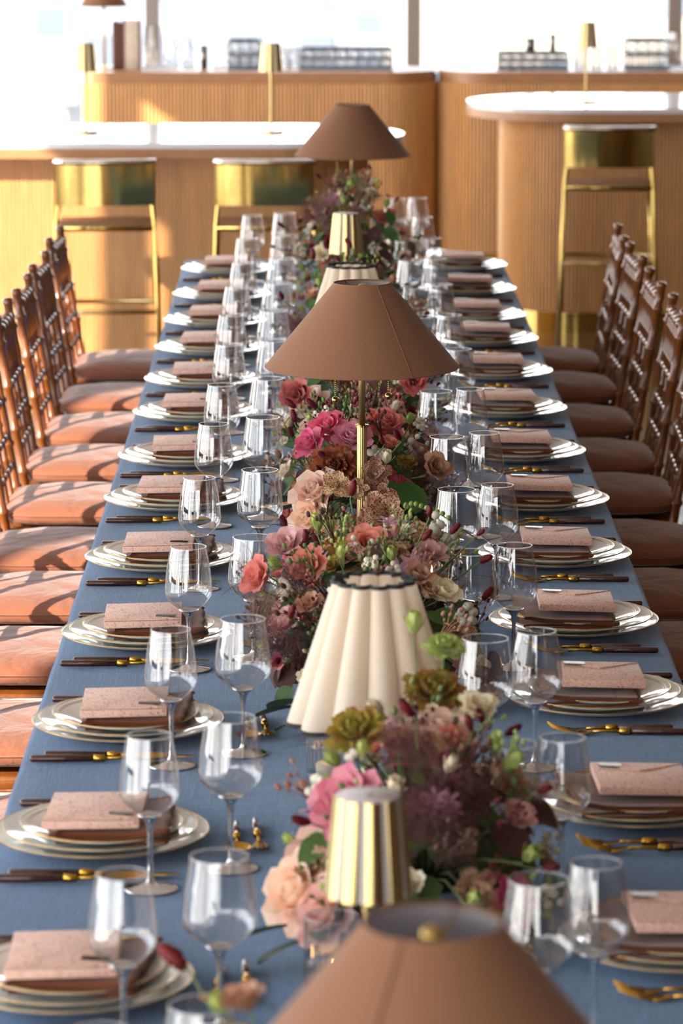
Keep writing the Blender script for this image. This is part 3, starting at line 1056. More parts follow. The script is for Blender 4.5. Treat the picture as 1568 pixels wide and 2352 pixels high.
for side, ys, px, s in (('left', LP, LX, 1), ('right', RP, RX, -1)):
    for i, y in enumerate(ys):
        w_ = nth(i, side)
        j = lambda a_: random.uniform(-a_, a_)
        c = (px + j(.004), y + j(.006))
        rz = 0 if s == 1 else PI
        Z = TZ + 0.0015
        charger((c[0], c[1], Z), j(3), 'white gold-rimmed charger plate, bottom of stack, ' + w_, 'charger plates')
        dinner((c[0] + j(.004), c[1] + j(.004), Z + 0.0075), j(3), 'white dinner plate in the middle of the stack, ' + w_, 'dinner plates')
        salad((c[0] + j(.004), c[1] + j(.004), Z + 0.0150), j(3), 'small white plate topping the stack, ' + w_, 'small plates')
        nr = j(4) + (-3 if s == 1 else 4)
        nx = c[0] + s * 0.010
        napkin[i % 2]((nx, c[1] + (0.0 if s == 1 else -0.012), Z + 0.0230), (0, 0, rz + R(nr)), 'folded brown napkin under the pink envelope, ' + w_, 'brown napkins')
        er = j(2.0)
        tilt = 1.0 if s == 1 else 2.5
        e = envelope((c[0] - s * 0.006 + j(.003), c[1] + (0.0 if s == 1 else 0.006), Z + 0.0230 + 0.0172 + 0.0068 + (0.0012 if s == 1 else 0.004)),
                     (R(tilt) * s, R(1.2), (PI if s == 1 else 0) + R(er)), 'pink marbled envelope on a brown napkin, ' + w_, 'marbled envelopes')
        if i == 0 and s == 1:
            tg0 = make_tag(); tg = tg0
        else:
            tg = tg0.copy(); C.objects.link(tg)
        tg.parent = e
        tg.location = (-0.040, 0.066, ET / 2 + 0.0015) if s == -1 else (-0.040, 0.052, ET / 2 + 0.0022)
        tg.rotation_euler = (0, 0, R(-8 if s == 1 else -4))
        # cutlery: knife and spoon on the diner's right, forks on the left
        edge = (TX0 + 0.012) if s == 1 else (TX1 - 0.014)
        yr = -s * 0.178          # towards the diner's right
        ln = 'the ' + w_
        knife((edge + s * 0.022, c[1] + yr * (0.975 if s == 1 else 0.96), Z), rz + R(j(1.2)), 'gold knife with dark wood handle at ' + ln, 'gold knives')
        spoon((edge + s * 0.002, c[1] + yr * 1.115, Z), rz + R(j(1.2)), 'gold spoon with dark wood handle beside the knife, ' + w_, 'gold spoons')
        yl = -yr
        sfork((edge + s * 0.036, c[1] + yl * 0.975, Z), rz + R(j(1.5)), 'shorter gold fork with dark wood handle nearer the plate, ' + w_, 'gold salad forks')
        fork((edge + s * 0.008, c[1] + yl * 1.13, Z), rz + R(j(1.5)), 'long gold fork with dark wood handle, outermost, ' + w_, 'gold dinner forks')
        ux = px + s * 0.185
        dspoon((ux, c[1] + s * 0.085, Z), -s * PI / 2 + R(j(4)), 'small gold dessert spoon lying above the plates, ' + w_, 'dessert spoons')
        dfork((ux + s * 0.026, c[1] + s * 0.10, Z), -s * PI / 2 + R(j(5)), 'small gold dessert fork lying above the plates, ' + w_, 'dessert forks')
        if s == 1:
            wp, rpp = (-0.228 + j(.006), y - 0.225 + j(.012)), (-0.122 + j(.005), y - 0.138 + j(.012))
        else:
            wp, rpp = (0.322 + j(.005), y + 0.285 + j(.012)), (0.248 + j(.005), y + 0.235 + j(.012))
        if y == LP[1] and s == 1:
            pass
        wglass((wp[0], wp[1], Z), j(3), 'slim empty wine glass nearer the plates, ' + w_, 'slim wine glasses')
        rglass((rpp[0], rpp[1], Z), j(3), 'wide empty wine glass nearer the flowers, ' + w_, 'wide wine glasses')

# ------------------------------------------------------------------ lamps
def disc_base(r, h, t, mat, name='base'):
    return MB().lathe([(0, 0), (r, 0), (r, h * 0.7), (r * 0.97, h), (0, h)], 40).build(name, mat, t)

def make_brown_lamp(sc=1.0, cat='lamp'):
    def fn():
        t = empty('table_lamp', cat=cat)
        rt, rb, zt, zb = 0.056, 0.190, 0.545, 0.382
        sharp(MB().lathe([(0, 0), (0.075, 0), (0.075, 0.014), (0.071, 0.018), (0.018, 0.020), (0, 0.020)], 40).build('base', M['brass'], t))
        def flute(a_, r, z): return r * (1 + 0.035 * math.cos(a_ * 16)) if r > 0.007 else r
        sharp(MB().lathe([(0.0095, 0.018), (0.0095, 0.264)], 96, rf=flute).build('lower_tube', M['brass'], t), 60)
        sharp(MB().lathe([(0.0, 0.262), (0.0132, 0.262), (0.0132, 0.266), (0.0, 0.268)], 32).build('collar', M['brass2'], t))
        MB().tube([(0, 0, 0.266), (0, 0, 0.500)], 0.0066, 20).build('upper_rod', M['brass'], t)
        s = MB().lathe([(rt, zt), (rb, zb)], 96)
        s.build('lamp_shade', M['shade'], t)
        MB().lathe([(rt - 0.0018, zt), (rb - 0.0018, zb)], 64).build('shade_lining', M['lining'], t)
        q = MB()
        for r_, z_ in ((rt - 0.001, zt), (rb - 0.001, zb)):
            q.tube([(r_ * math.cos(TAU * k / 72), r_ * math.sin(TAU * k / 72), z_) for k in range(73)], 0.0016, 6, False)
        q.build('shade_edge', M['shade'], t)
        q = MB()
        for k in range(3):
            a_ = TAU * k / 3 + 2.2
            q.tube([(0, 0, zt - 0.022), (0.6 * rt * math.cos(a_), 0.6 * rt * math.sin(a_), zt - 0.02), (rt * 0.98 * math.cos(a_), rt * 0.98 * math.sin(a_), zt - 0.002)], 0.0014, 6)
        q.build('spider', M['brass'], t)
        MB().ball((0, 0, zt - 0.012), 0.011, 16, 10).build('finial', M['brass2'], t)
        for x_, y_, L in ((-0.052, -0.02, 0.058), (0.052, -0.01, 0.052)):
            cch = MB()
            nb = int((0.09 + L) / 0.0040)
            for k in range(nb):
                cch.ball((x_, y_, zb + 0.09 - k * 0.0040), 0.00185, 6, 4)
            cc = cch.build('pull_chain', M['brass2'], t)
            MB().ball((x_, y_, zb - L - 0.006), 0.0072, 16, 10).build('pull_ball', M['brass2'], cc)
            MB().tube([(0, 0, 0.478), (x_ * 0.6, y_ * 0.6, 0.478), (x_, y_, 0.470)], 0.0025, 6).build('switch_arm', M['brass'], t)
        # vertical seam at the back left of the shade
        a_ = R(300)
        MB().tube([((rt + 0.0008) * math.cos(a_), (rt + 0.0008) * math.sin(a_), zt), ((rb + 0.0008) * math.cos(a_), (rb + 0.0008) * math.sin(a_), zb)], 0.0010, 4).build('shade_seam', M['shade'], t)
        return t
    return fn
brown = Maker(make_brown_lamp())
G = 'brown cone-shade lamps'
brown((0.087, 2.84, TZ + 0.0015), R(-57), 'brown cone-shade brass lamp in the blurred foreground, nearest', G)
brown((0.077, 7.17, TZ + 0.0015), 0, 'brown cone-shade brass lamp in sharp focus amid the flowers', G)
brown((0.098, 12.09, TZ + 0.0015), 0.1, 'brown cone-shade brass lamp at the far end of the table', G)

def make_gold_lamp():
    t = empty('portable_lamp', cat='lamp')
    sharp(MB().lathe([(0, 0), (0.052, 0), (0.052, 0.006), (0.048, 0.010), (0.008, 0.013), (0, 0.013)], 40).build('base', M['gold'], t))
    MB().lathe([(0.0055, 0.012), (0.0055, 0.20), (0.0085, 0.262)], 20).build('stem', M['gold'], t)
    def lobes(a_, r, z): return r * (1 - 0.13 * (1 - abs(math.sin(a_ * 5))) ** 1.5 )
    sharp(MB().lathe([(0.0385, 0.36), (0.050, 0.248)], 144, rf=lobes).build('lamp_shade', M['gold'], t), 50)
    MB().lathe([(0.0365, 0.358), (0.047, 0.249)], 48).build('shade_lining', M['lining'], t)
    MB().lathe([(0, 0.3605), (0.0355, 0.3605), (0.0362, 0.358), (0, 0.357)], 40).build('top_disc', M['disc'], t)
    MB().lathe([(0, 0.3622), (0.004, 0.3618), (0.0045, 0.3605)], 16).build('switch', M['steel'], t)
    MB().lathe([(0, 0.262), (0.030, 0.262), (0.030, 0.268), (0, 0.268)], 24).build('diffuser', M['lining'], t)
    return t
gold = Maker(make_gold_lamp)
G = 'small gold fluted lamps'
gold((0.050, 3.95, TZ + 0.0015), R(8), 'gold fluted lamp with flat grey top in front of the flowers', G)
gold((0.067, 10.40, TZ + 0.0015), 0, 'gold fluted lamp behind the far cream lamp on the table', G)
gold((-0.94, 14.76, 1.0), 0, 'slim gold lamp standing on the left end of the white bar', G, 0.98)
gold((-0.203, 14.76, 1.0), 0, 'slim gold lamp on the white bar left of the far brown lamp', G, 0.98)
gold((1.17, 16.48, 1.0), 0, 'slim gold lamp standing on the right white bar', G, 0.98)

def make_cream_lamp():
    t = empty('pleated_lamp', cat='lamp')
    sharp(MB().lathe([(0, 0), (0.06, 0), (0.06, 0.010), (0.055, 0.014), (0, 0.016)], 40).build('base', M['brass'], t))
    MB().tube([(0, 0, 0.014), (0, 0, 0.345)], 0.0065, 16).build('pole', M['brass'], t)
    nl = 12
    ht_, hb = 0.370, 0.168
    rt, rb = 0.046, 0.098
    def pt(a_, u, off=0.0):
        r = rt + (rb - rt) * u
        lob = abs(math.sin(a_ * nl / 2))
        k = r * 0.30
        rr = r + k * (math.sqrt(max(0, lob)) - 0.15) * 1.05 + off
        return (rr * math.cos(a_), rr * math.sin(a_), ht_ + (hb - ht_) * u)
    seg = nl * 14
    b = MB()
    nz = 8
    for i in range(seg):
        for k in range(nz + 1):
            b.v.append(pt(TAU * i / seg, k / nz))
    for i in range(seg):
        i2 = (i + 1) % seg
        for k in range(nz):
            b.f.append((i * (nz + 1) + k, i2 * (nz + 1) + k, i2 * (nz + 1) + k + 1, i * (nz + 1) + k + 1))
    b.build('lamp_shade', M['cream'], t)
    for u in (0.0, 1.0):
        q = MB()
        q.tube([pt(TAU * (i % seg) / seg, u, 0.0006) for i in range(seg + 1)], 0.0032 if u == 0 else 0.0030, 6, False)
        q.build('black_piping', M['trim'], t)
    q = MB()
    for k in range(3):
        a_ = TAU * k / 3 + 0.5
        q.tube([(0, 0, 0.343), (rt * 0.9 * math.cos(a_), rt * 0.9 * math.sin(a_), 0.355)], 0.0014, 6)
    q.build('spider', M['brass'], t)
    return t
cream = Maker(make_cream_lamp)
G = 'cream pleated lamps'
cream((0.0716, 5.10, TZ + 0.0015), R(-97), 'cream pleated lamp with black piping in front of the sharp flowers', G)
cream((0.069, 9.01, TZ + 0.0015), R(-93), 'cream pleated lamp half hidden behind the middle brown lamp', G)

# ------------------------------------------------------------------ candles
def make_candle():
    t = empty('candle_holder', cat='candle')
    def rib(a_, r, z): return r * (1 + 0.022 * math.cos(a_ * 28))
    MB().lathe([(0.0325, 0.004), (0.0325, 0.10)], 168, rf=rib).build('glass_wall', M['ribbed'], t)
    MB().lathe([(0.0, 0.0), (0.032, 0.0), (0.033, 0.004), (0.032, 0.008), (0.0, 0.007)], 32).build('glass_base', M['glass'], t)
    q = MB()
    q.tube([(0.0325 * math.cos(TAU * k / 48), 0.0325 * math.sin(TAU * k / 48), 0.10) for k in range(49)], 0.0011, 6, False)
    q.build('rim', M['glass'], t)
    wx = MB().lathe([(0, 0.0085), (0.019, 0.0085), (0.019, 0.024), (0.017, 0.026), (0, 0.0245)], 24).build('wax', M['wax'], t)
    MB().tube([(0, 0, 0.0245), (0, 0.001, 0.031)], 0.0008, 5).build('wick', M['trim'], wx)
    MB().lathe([(0, 0.030), (0.0022, 0.033), (0.0030, 0.037), (0.0018, 0.043), (0, 0.048)], 12).build('flame', M['flame'], t)
    return t
candle = Maker(make_candle)
for x_, y_, la in ((0.010, 4.36, 'lit tealight in ribbed glass left of the gold fluted lamp, nearest'),
                   (0.008, 5.42, 'lit tealight in ribbed glass peeping out left under the cream lamp'),
                   (0.135, 5.36, 'lit tealight in ribbed glass glowing right under the cream lamp'),
                   (0.205, 6.86, 'lit tealight in ribbed glass right of the sharp brown lamp'),
                   (0.005, 8.05, 'lit tealight in ribbed glass behind the sharp brown lamp'),
                   (0.175, 9.30, 'lit tealight in ribbed glass right behind the far cream lamp'),
                   (0.245, 11.75, 'lit tealight in ribbed glass right of the far flowers'),
                   (0.215, 12.28, 'lit tealight in ribbed glass at the very end of the table')):
    candle((x_, y_, TZ + 0.0015), random.uniform(0, 6), la, 'tealights in ribbed glass')

# ------------------------------------------------------------------ flowers
def petal(b, az, r0, z0, L, W, p0, p1, cup=0.35, ruf=0.0, nu=4, nv=4, shape=0.6, seed=0, tip=0.55):
    """one petal: starts at radius r0, rises at p0 degrees and bends to p1 degrees"""
    o = len(b.v)
    r, z = r0, z0
    ca, sa = math.cos(az), math.sin(az)
    for j in range(nv + 1):
        v = j / nv
        if j:
            ph = R(p0 + (p1 - p0) * (v - 0.5 / nv))
            r += math.cos(ph) * L / nv
            z += math.sin(ph) * L / nv
        wd = W * (0.25 + 0.75 * math.sin(PI * min(1, v ** shape * 0.88 + 0.02)) if j < nv else tip)
        for i in range(nu + 1):
            u = -1 + 2 * i / nu
            rr = r - cup * u * u * wd * math.sin(R(p0 + (p1 - p0) * v)) + ruf * math.sin(u * 9 + v * 5 + seed)
            zz = z + cup * u * u * wd * 0.5 * math.cos(R(p0 + (p1 - p0) * v)) + ruf * math.cos(u * 8 + seed) * v
            tz = u * wd
            b.v.append((rr * ca - tz * sa, rr * sa + tz * ca, zz - (0.15 * L * u * u if j == nv else 0) * math.sin(R(p1))))
    for j in range(nv):
        for i in range(nu):
            q = o + j * (nu + 1) + i
            b.f.append((q, q + 1, q + nu + 2, q + nu + 1))

def bloom_mesh(kind, mat, seed):
    rs = random.Random(seed)
    b = MB()
    if kind == 'rose':
        for n, r0, L, W, p0, p1, z0 in ((3, .002, .022, .010, 88, 108, .006), (4, .005, .024, .013, 82, 98, .004), (5, .008, .027, .016, 72, 84, .002), (6, .010, .031, .018, 56, 58, 0), (6, .012, .034, .019, 36, 12, -.002)):
            a0 = rs.random() * 6
            for k in range(n):
                petal(b, a0 + TAU * k / n + rs.uniform(-.15, .15), r0, z0, L * rs.uniform(.92, 1.06), W, p0 + rs.uniform(-5, 5), p1 + rs.uniform(-10, 10), 0.45, 0.0007, seed=k)
        b.ball((0, 0, -0.002), 0.008, 8, 5)
    elif kind == 'lisianthus':
        for n, r0, L, W, p0, p1 in ((3, .002, .028, .012, 84, 86), (5, .004, .034, .016, 78, 58), (5, .005, .036, .018, 68, 20)):
            a0 = rs.random() * 6
            for k in range(n):
                petal(b, a0 + TAU * k / n + rs.uniform(-.2, .2), r0, 0, L * rs.uniform(.9, 1.1), W, p0, p1 + rs.uniform(-15, 15), 0.4, 0.0012, seed=k)
    elif kind == 'ruffle':
        for n, r0, L, W, p0, p1 in ((5, .001, .022, .008, 88, 96), (8, .004, .024, .009, 78, 84), (10, .007, .026, .011, 60, 62), (12, .009, .028, .012, 38, 30), (12, .010, .029, .012, 15, 0)):
            a0 = rs.random() * 6
            for k in range(n):
                petal(b, a0 + TAU * k / n + rs.uniform(-.2, .2), r0, 0, L * rs.uniform(.85, 1.1), W, p0 + rs.uniform(-8, 8), p1 + rs.uniform(-14, 14), 0.3, 0.0026, nu=5, nv=3, seed=k * 1.7)
    elif kind == 'orchid':
        for k, (L, W) in enumerate(((.036, .013), (.037, .014), (.030, .016), (.030, .016), (.036, .012))):
            petal(b, TAU * k / 5 + rs.uniform(-.1, .1), .002, 0, L, W, 55 + rs.uniform(-8, 8), -8 + rs.uniform(-30, 15), 0.75, 0.0003, nu=6, nv=6, seed=k, tip=-0.1)
        petal(b, 0.3, .001, .002, .026, .010, 75, 20, 1.3, 0.0005, seed=3)
        b.ball((0.002, 0, 0.008), 0.005, 8, 6)
    elif kind == 'star':
        for q in range(5):
            a0 = rs.random() * 6
            cx, cy_, cz = rs.uniform(-.02, .02), rs.uniform(-.02, .02), rs.uniform(-.012, .012)
            bb = MB()
            for k in range(6):
                petal(bb, a0 + TAU * k / 6, .0012, 0, .020, .0036, 45, 5, 0.2, 0, nu=2, nv=3)
            bb.v = [(x + cx, y + cy_, z + cz) for x, y, z in bb.v]
            b.add(bb.v, bb.f)
    elif kind == 'small':
        for n, r0, L, W, p0, p1 in ((4, .001, .014, .007, 84, 80), (5, .002, .018, .009, 60, 25)):
            for k in range(n):
                petal(b, TAU * k / n + rs.random(), r0, 0, L, W, p0, p1, 0.4, 0.0006, nu=3, nv=3)
    elif kind == 'bud':
        for k in range(5):
            petal(b, TAU * k / 5, .0025, -.002, .026, .0085, 64, 104, 0.55, 0.0004, nu=4, nv=5, shape=0.9, seed=k)
        b.ball((0, 0, 0.006), 0.0062, 9, 7, (1, 1, 1.5))
        for k in range(5):
            petal(b, TAU * k / 5 + .5, .003, -.003, .022, .0022, 52, 74, 0.1, 0, nu=2, nv=3)
    elif kind == 'burnet':
        b.ball((0, 0, 0.014), 0.0075, 12, 12, (1, 1, 2.1), lambda i, k: 1 + (0.26 if (i + k) % 2 else -0.08) if 0 < i < 12 else 1)
    elif kind == 'berries':
        for q in range(9):
            b.ball((rs.uniform(-.016, .016), rs.uniform(-.016, .016), rs.uniform(-.01, .014)), rs.uniform(.0055, .0078), 9, 6)
    elif kind == 'smoke':
        for q in range(330):
            d = Vector((rs.gauss(0, 1), rs.gauss(0, 1), rs.gauss(0.25, 1))).normalized()
            st = Vector((rs.uniform(-.018, .018), rs.uniform(-.018, .018), rs.uniform(-.02, .03)))
            L = rs.uniform(.014, .036)
            side = d.orthogonal().normalized() * rs.uniform(.00028, .0005)
            mid = st + d * L * 0.5 + Vector((rs.uniform(-1, 1), rs.uniform(-1, 1), rs.uniform(-1, 1))) * 0.004
            en = st + d * L
            o = len(b.v)
            b.v += [tuple(st - side), tuple(st + side), tuple(mid - side), tuple(mid + side), tuple(en)]
            b.f += [(o, o + 1, o + 3, o + 2), (o + 2, o + 3, o + 4)]
        for q in range(60):
            d = Vector((rs.gauss(0, 1), rs.gauss(0, 1), rs.gauss(0.2, 1))).normalized() * rs.uniform(.012, .04)
            b.ball(tuple(d), 0.0010, 4, 3)
    elif kind == 'sprig':
        for q in range(7):
            az = rs.random() * TAU
            sp_ = rs.uniform(.010, .032)
            h = rs.uniform(.022, .055)
            en = (sp_ * math.cos(az), sp_ * math.sin(az), h)
            b.tube([(0, 0, -.02), (en[0] * .3, en[1] * .3, h * .4), en], [.0009, .0007, .0005], 4, False)
            b.ball(en, rs.uniform(.0022, .0042), 6, 5, (1, 1, 1.5))
            b.ball((en[0] * .6, en[1] * .6, h * .72), rs.uniform(.0016, .003), 6, 4, (1, 1, 1.5))
    elif kind == 'leaf':
        n = 6
        L, W = 0.058, 0.019
        for j in range(n + 1):
            v = j / n
            wd = W * math.sin(PI * v ** 0.8) ** 0.8 if 0 < j < n else 0.0006
            bend = -0.010 * v * v
            b.v += [(-wd, v * L, 0.004 * wd / W + bend), (0, v * L, bend - 0.001), (wd, v * L, 0.004 * wd / W + bend)]
        for j in range(n):
            q = 3 * j
            b.f += [(q, q + 1, q + 4, q + 3), (q + 1, q + 2, q + 5, q + 4)]
    elif kind == 'roundleaf':
        n = 7
        L, W = 0.050, 0.021
        for j in range(n + 1):
            v = j / n
            wd = W * math.sqrt(max(0.001, math.sin(PI * min(.999, v))))
            bend = -0.006 * v * v
            b.v += [(-wd, v * L, 0.003 + bend), (0, v * L, bend), (wd, v * L, 0.003 + bend)]
        for j in range(n):
            q = 3 * j
            b.f += [(q, q + 1, q + 4, q + 3), (q + 1, q + 2, q + 5, q + 4)]
    elif kind == 'grass':
        n = 9
        L = 0.16 * rs.uniform(.8, 1.2)
        y_, z_ = 0, 0
        for j in range(n + 1):
            v = j / n
            ph = R(68 - 95 * v)
            if j:
                y_ += math.cos(ph) * L / n
                z_ += math.sin(ph) * L / n
            wd = 0.0030 * (1 - v ** 2) + 0.0003
            b.v += [(-wd, y_, z_ + 0.0006), (0, y_, z_), (wd, y_, z_ + 0.0006)]
        for j in range(n):
            q = 3 * j
            b.f += [(q, q + 1, q + 4, q + 3), (q + 1, q + 2, q + 5, q + 4)]
    return b.mesh(kind, M[mat])

MESHES = {}
def bm_(kind, mat, v=0):
    k = (kind, mat, v)
    if k not in MESHES:
        MESHES[k] = bloom_mesh(kind, mat, hash(kind) % 97 * 0 + len(kind) * 7 + v * 13)
    return MESHES[k]

NAMES = {'sprig': 'bud_sprig', 'rose': 'rose_bloom', 'lisianthus': 'lisianthus_bloom', 'ruffle': 'ruffled_carnation', 'orchid': 'speckled_orchid', 'star': 'star_flower_cluster', 'small': 'small_bloom',
         'bud': 'flower_bud', 'burnet': 'burnet_head', 'berries': 'berry_cluster', 'smoke': 'smoke_bush_plume', 'leaf': 'leaf', 'roundleaf': 'round_leaf', 'grass': 'grass_blade'}

def put(root, kind, mat, pos, nrm, scale, spin=None, v=0, stem=None):
    o = bpy.data.objects.new(NAMES[kind], bm_(kind, mat, v))
    q = Vector(nrm).normalized().to_track_quat('Z', 'Y')
    o.rotation_mode = 'QUATERNION'
    o.rotation_quaternion = q @ Quaternion((0, 0, 1), random.uniform(0, TAU) if spin is None else spin)
    o.location = pos
    o.scale = (scale, scale, scale)
    C.objects.link(o)
    o.parent = root
    if kind == 'smoke': o['kind'] = 'stuff'
    if stem is not None:
        p = Vector(pos)
        n_ = Vector(nrm).normalized()
        s0 = Vector(stem)
        m = (p * 0.55 + s0 * 0.45) + Vector((random.uniform(-.01, .01), random.uniform(-.01, .01), random.uniform(0, .02)))
        MB().tube([s0, m, p - n_ * 0.012 * scale, p], [0.0017, 0.0015, 0.0013, 0.0011], 5, False).build('stem', M['stem'], root)
    return o

def arrangement(name, label, c, hx, hy, hz, seed, palette, heads=46, wild=1.0, front=1.0):
    rs = random.Random(seed)
    random.seed(seed)
    t = empty(name, (c[0], c[1], TZ + 0.0015), 0, label, 'flowers', 'flower arrangements on the table')
    sharp(MB().lathe([(0, 0), (0.045, 0), (0.045, 0.004), (0.014, 0.012), (0.014, 0.024), (0.06, 0.040), (0.078, 0.066), (0.076, 0.066), (0.058, 0.046), (0, 0.040)], 32).build('vase', M['vase'], t))
    def dome(elmin=-6, elmax=88, k=1.0, az=None):
        el = R(elmin + (elmax - elmin) * rs.random() ** 1.15)
        a_ = rs.random() * TAU if az is None else az
        d = Vector((math.cos(el) * math.cos(a_), math.cos(el) * math.sin(a_), math.sin(el)))
        p = Vector((d.x * hx, d.y * hy, 0.045 + d.z * (hz - 0.045))) * k
        p.z = max(p.z, 0.030)
        n_ = Vector((d.x / hx, d.y / hy, d.z / hz * 1.1 + 1.5)).normalized() + Vector((0, -0.25, 0.15))
        return p, n_
    base = lambda p: (p.x * 0.15, p.y * 0.15, 0.055)
    # inner foliage
    for i in range(75):
        p, n_ = dome(-5, 85, rs.uniform(.45, .92))
        put(t, rs.choice(['leaf', 'roundleaf', 'leaf']), rs.choice(['leafd', 'leafd', 'leafg', 'leafg', 'leafp']), p, n_ + Vector((rs.uniform(-.6, .6), rs.uniform(-.6, .6), rs.uniform(-.2, .4))), rs.uniform(.8, 1.5))
    # big blooms, kept apart
    placed = []
    tries = 0
    got = 0
    while got < heads and tries < heads * 30:
        tries += 1
        p, n_ = dome(-4, 86, rs.uniform(.80, 1.02))
        kind, mat, sc, sep = palette[got % len(palette)] if rs.random() < 0.75 else rs.choice(palette)
        sc *= rs.uniform(.72, 1.02)
        if any((p - q).length < (sep + s_) * 0.54 for q, s_ in placed):
            continue
        placed.append((p, sep))
        got += 1
        put(t, kind, mat, p, n_ + Vector((rs.uniform(-.35, .35), rs.uniform(-.45, .2), rs.uniform(-.1, .2))), sc, v=got % 3, stem=base(p))
    # buds on stems standing out
    for i in range(int(14 * wild)):
        p, n_ = dome(5, 80, rs.uniform(1.0, 1.16))
        put(t, 'bud', rs.choice(['p_bud', 'p_bud', 'p_bud', 'p_cream', 'p_tan']), p, n_ + Vector((rs.uniform(-.5, .5), rs.uniform(-.3, .3), .3)), rs.uniform(.75, 1.25), stem=base(p))
    # burnet heads
    for i in range(int(12 * wild)):
        p, n_ = dome(5, 75, rs.uniform(1.08, 1.42))
        put(t, 'burnet', 'p_wine', p, n_ + Vector((rs.uniform(-.9, .9), rs.uniform(-.5, .5), 0)), rs.uniform(.5, .85), stem=base(p))
    # little flowers
    for i in range(int(26 * wild)):
        p, n_ = dome(0, 80, rs.uniform(.95, 1.12))
        kd, mt = rs.choice([('star', 'p_mauve'), ('small', 'p_wine'), ('small', 'p_coral'), ('small', 'p_cream'), ('berries', 'white'), ('small', 'p_tan'), ('berries', 'white')])
        put(t, kd, mt, p, n_ + Vector((rs.uniform(-.4, .4), rs.uniform(-.5, .2), 0)), rs.uniform(.7, 1.1), v=i % 2, stem=base(p))
    # airy sprigs
    for i in range(int(30 * wild)):
        p, n_ = dome(0, 82, rs.uniform(.92, 1.12))
        put(t, 'sprig', rs.choice(['stem', 'p_bud', 'p_tan', 'p_wine', 'stem', 'leafp']), p, n_ + Vector((rs.uniform(-.6, .6), rs.uniform(-.5, .3), .2)), rs.uniform(.7, 1.25), v=i % 3)
    # outer leaves
    for i in range(int(46 * wild)):
        p, n_ = dome(-8, 70, rs.uniform(.85, 1.05))
        put(t, rs.choice(['leaf', 'roundleaf', 'leaf']), rs.choice(['leafg', 'leafg', 'leafd', 'leafp']), p, n_ + Vector((rs.uniform(-.7, .7), rs.uniform(-.7, .3), rs.uniform(0, .5))), rs.uniform(.7, 1.25))
    # grass blades arching out
    for i in range(int(26 * wild)):
        p, n_ = dome(20, 80, rs.uniform(.55, .85))
        az = math.atan2(p.y, p.x) + rs.uniform(-.5, .5)
        o = bpy.data.objects.new('grass_blade', bm_('grass', 'grass', i % 4))
        o.location = p
        o.rotation_euler = (rs.uniform(-.25, .2), rs.uniform(-.2, .2), az - PI / 2)
        s_ = rs.uniform(.6, 1.15)
        o.scale = (s_, s_, s_)
        C.objects.link(o)
        o.parent = t
    return t

PAL = [('rose', 'p_peach', 1.15, .036), ('lisianthus', 'p_blush', 1.0, .03), ('orchid', 'p_speck', 1.1, .032), ('ruffle', 'p_rust', .95, .028), ('lisianthus', 'p_coral', .85, .026),
       ('lisianthus', 'p_cream', .85, .026), ('orchid', 'p_speck', 1.0, .03), ('rose', 'p_pink', .95, .032), ('lisianthus', 'p_tan', .9, .028), ('small', 'p_wine', 1.2, .018), ('lisianthus', 'p_olive', .9, .026)]
PALB = [('orchid', 'p_speck', 1.15, .032), ('lisianthus', 'p_coral', .95, .026), ('lisianthus', 'p_blush', 1.0, .03), ('berries', 'white', 1.1, .02), ('lisianthus', 'p_olive', .9, .026), ('orchid', 'p_speck', 1.1, .03),
        ('lisianthus', 'p_tan', .9, .026), ('ruffle', 'p_rust', .9, .026), ('rose', 'p_blush', 1.0, .03), ('small', 'p_wine', 1.3, .018), ('lisianthus', 'p_cream', .8, .024)]
PALE = [('lisianthus', 'p_tan', .9, .026), ('small', 'p_wine', 1.3, .02), ('lisianthus', 'p_coral', .8, .024), ('lisianthus', 'p_olive', .8, .024), ('ruffle', 'p_coral', .8, .024), ('berries', 'white', 1.0, .02),
        ('orchid', 'p_speck', 1.0, .03), ('star', 'p_mauve', 1.1, .02), ('lisianthus', 'p_cream', .8, .024), ('ruffle', 'p_wine', .8, .022)]
NM = 'flower_arrangement'
near = arrangement(NM, 'blurred flowers of pink, olive and cream between gold and cream lamps', (0.135, 4.72), 0.165, 0.24, 0.235, 11, PAL, 38, 0.9)
mid = arrangement(NM, 'sharp flowers with speckled orchids and dark grass behind the near cream lamp', (0.085, 6.12), 0.19, 0.34, 0.235, 23, PALB, 56, 1.2)
lampf = arrangement(NM, 'pink roses, orchids and smoke bush gathered round the sharp brown lamp', (0.085, 7.58), 0.165, 0.34, 0.225, 35, PAL, 52, 1.1)
low = arrangement(NM, 'low flowers in front of the pole of the sharp brown lamp', (0.07, 6.93), 0.13, 0.10, 0.105, 38, PALB, 14, 0.3)
beh = arrangement(NM, 'soft pink and green flowers seen beneath the sharp brown lampshade', (0.085, 8.38), 0.17, 0.27, 0.21, 41, PAL, 40, 0.9)
far = arrangement(NM, 'blurred reddish flowers between far cream and far gold lamps', (0.09, 9.78), 0.17, 0.36, 0.24, 53, PALE, 44, 1.0)
end = arrangement(NM, 'blurred tall wine and cream flowers before the farthest brown lamp', (0.098, 11.25), 0.19, 0.42, 0.335, 67, PALE, 64, 1.2)
fore = arrangement(NM, 'out of focus red and green flowers at the bottom edge of the view', (0.0, 3.42), 0.12, 0.20, 0.20, 71, PALE, 24, 0.6)

def extra(root, kind, mat, x, y, z, nrm, sc, v=0, stem=True):
    """a bloom at world x, y and height z above the table"""
    p = Vector((x - root.location.x, y - root.location.y, z))
    put(root, kind, mat, p, nrm, sc, v=v, stem=(p.x * 0.15, p.y * 0.15, 0.055) if stem else None)
random.seed(5)
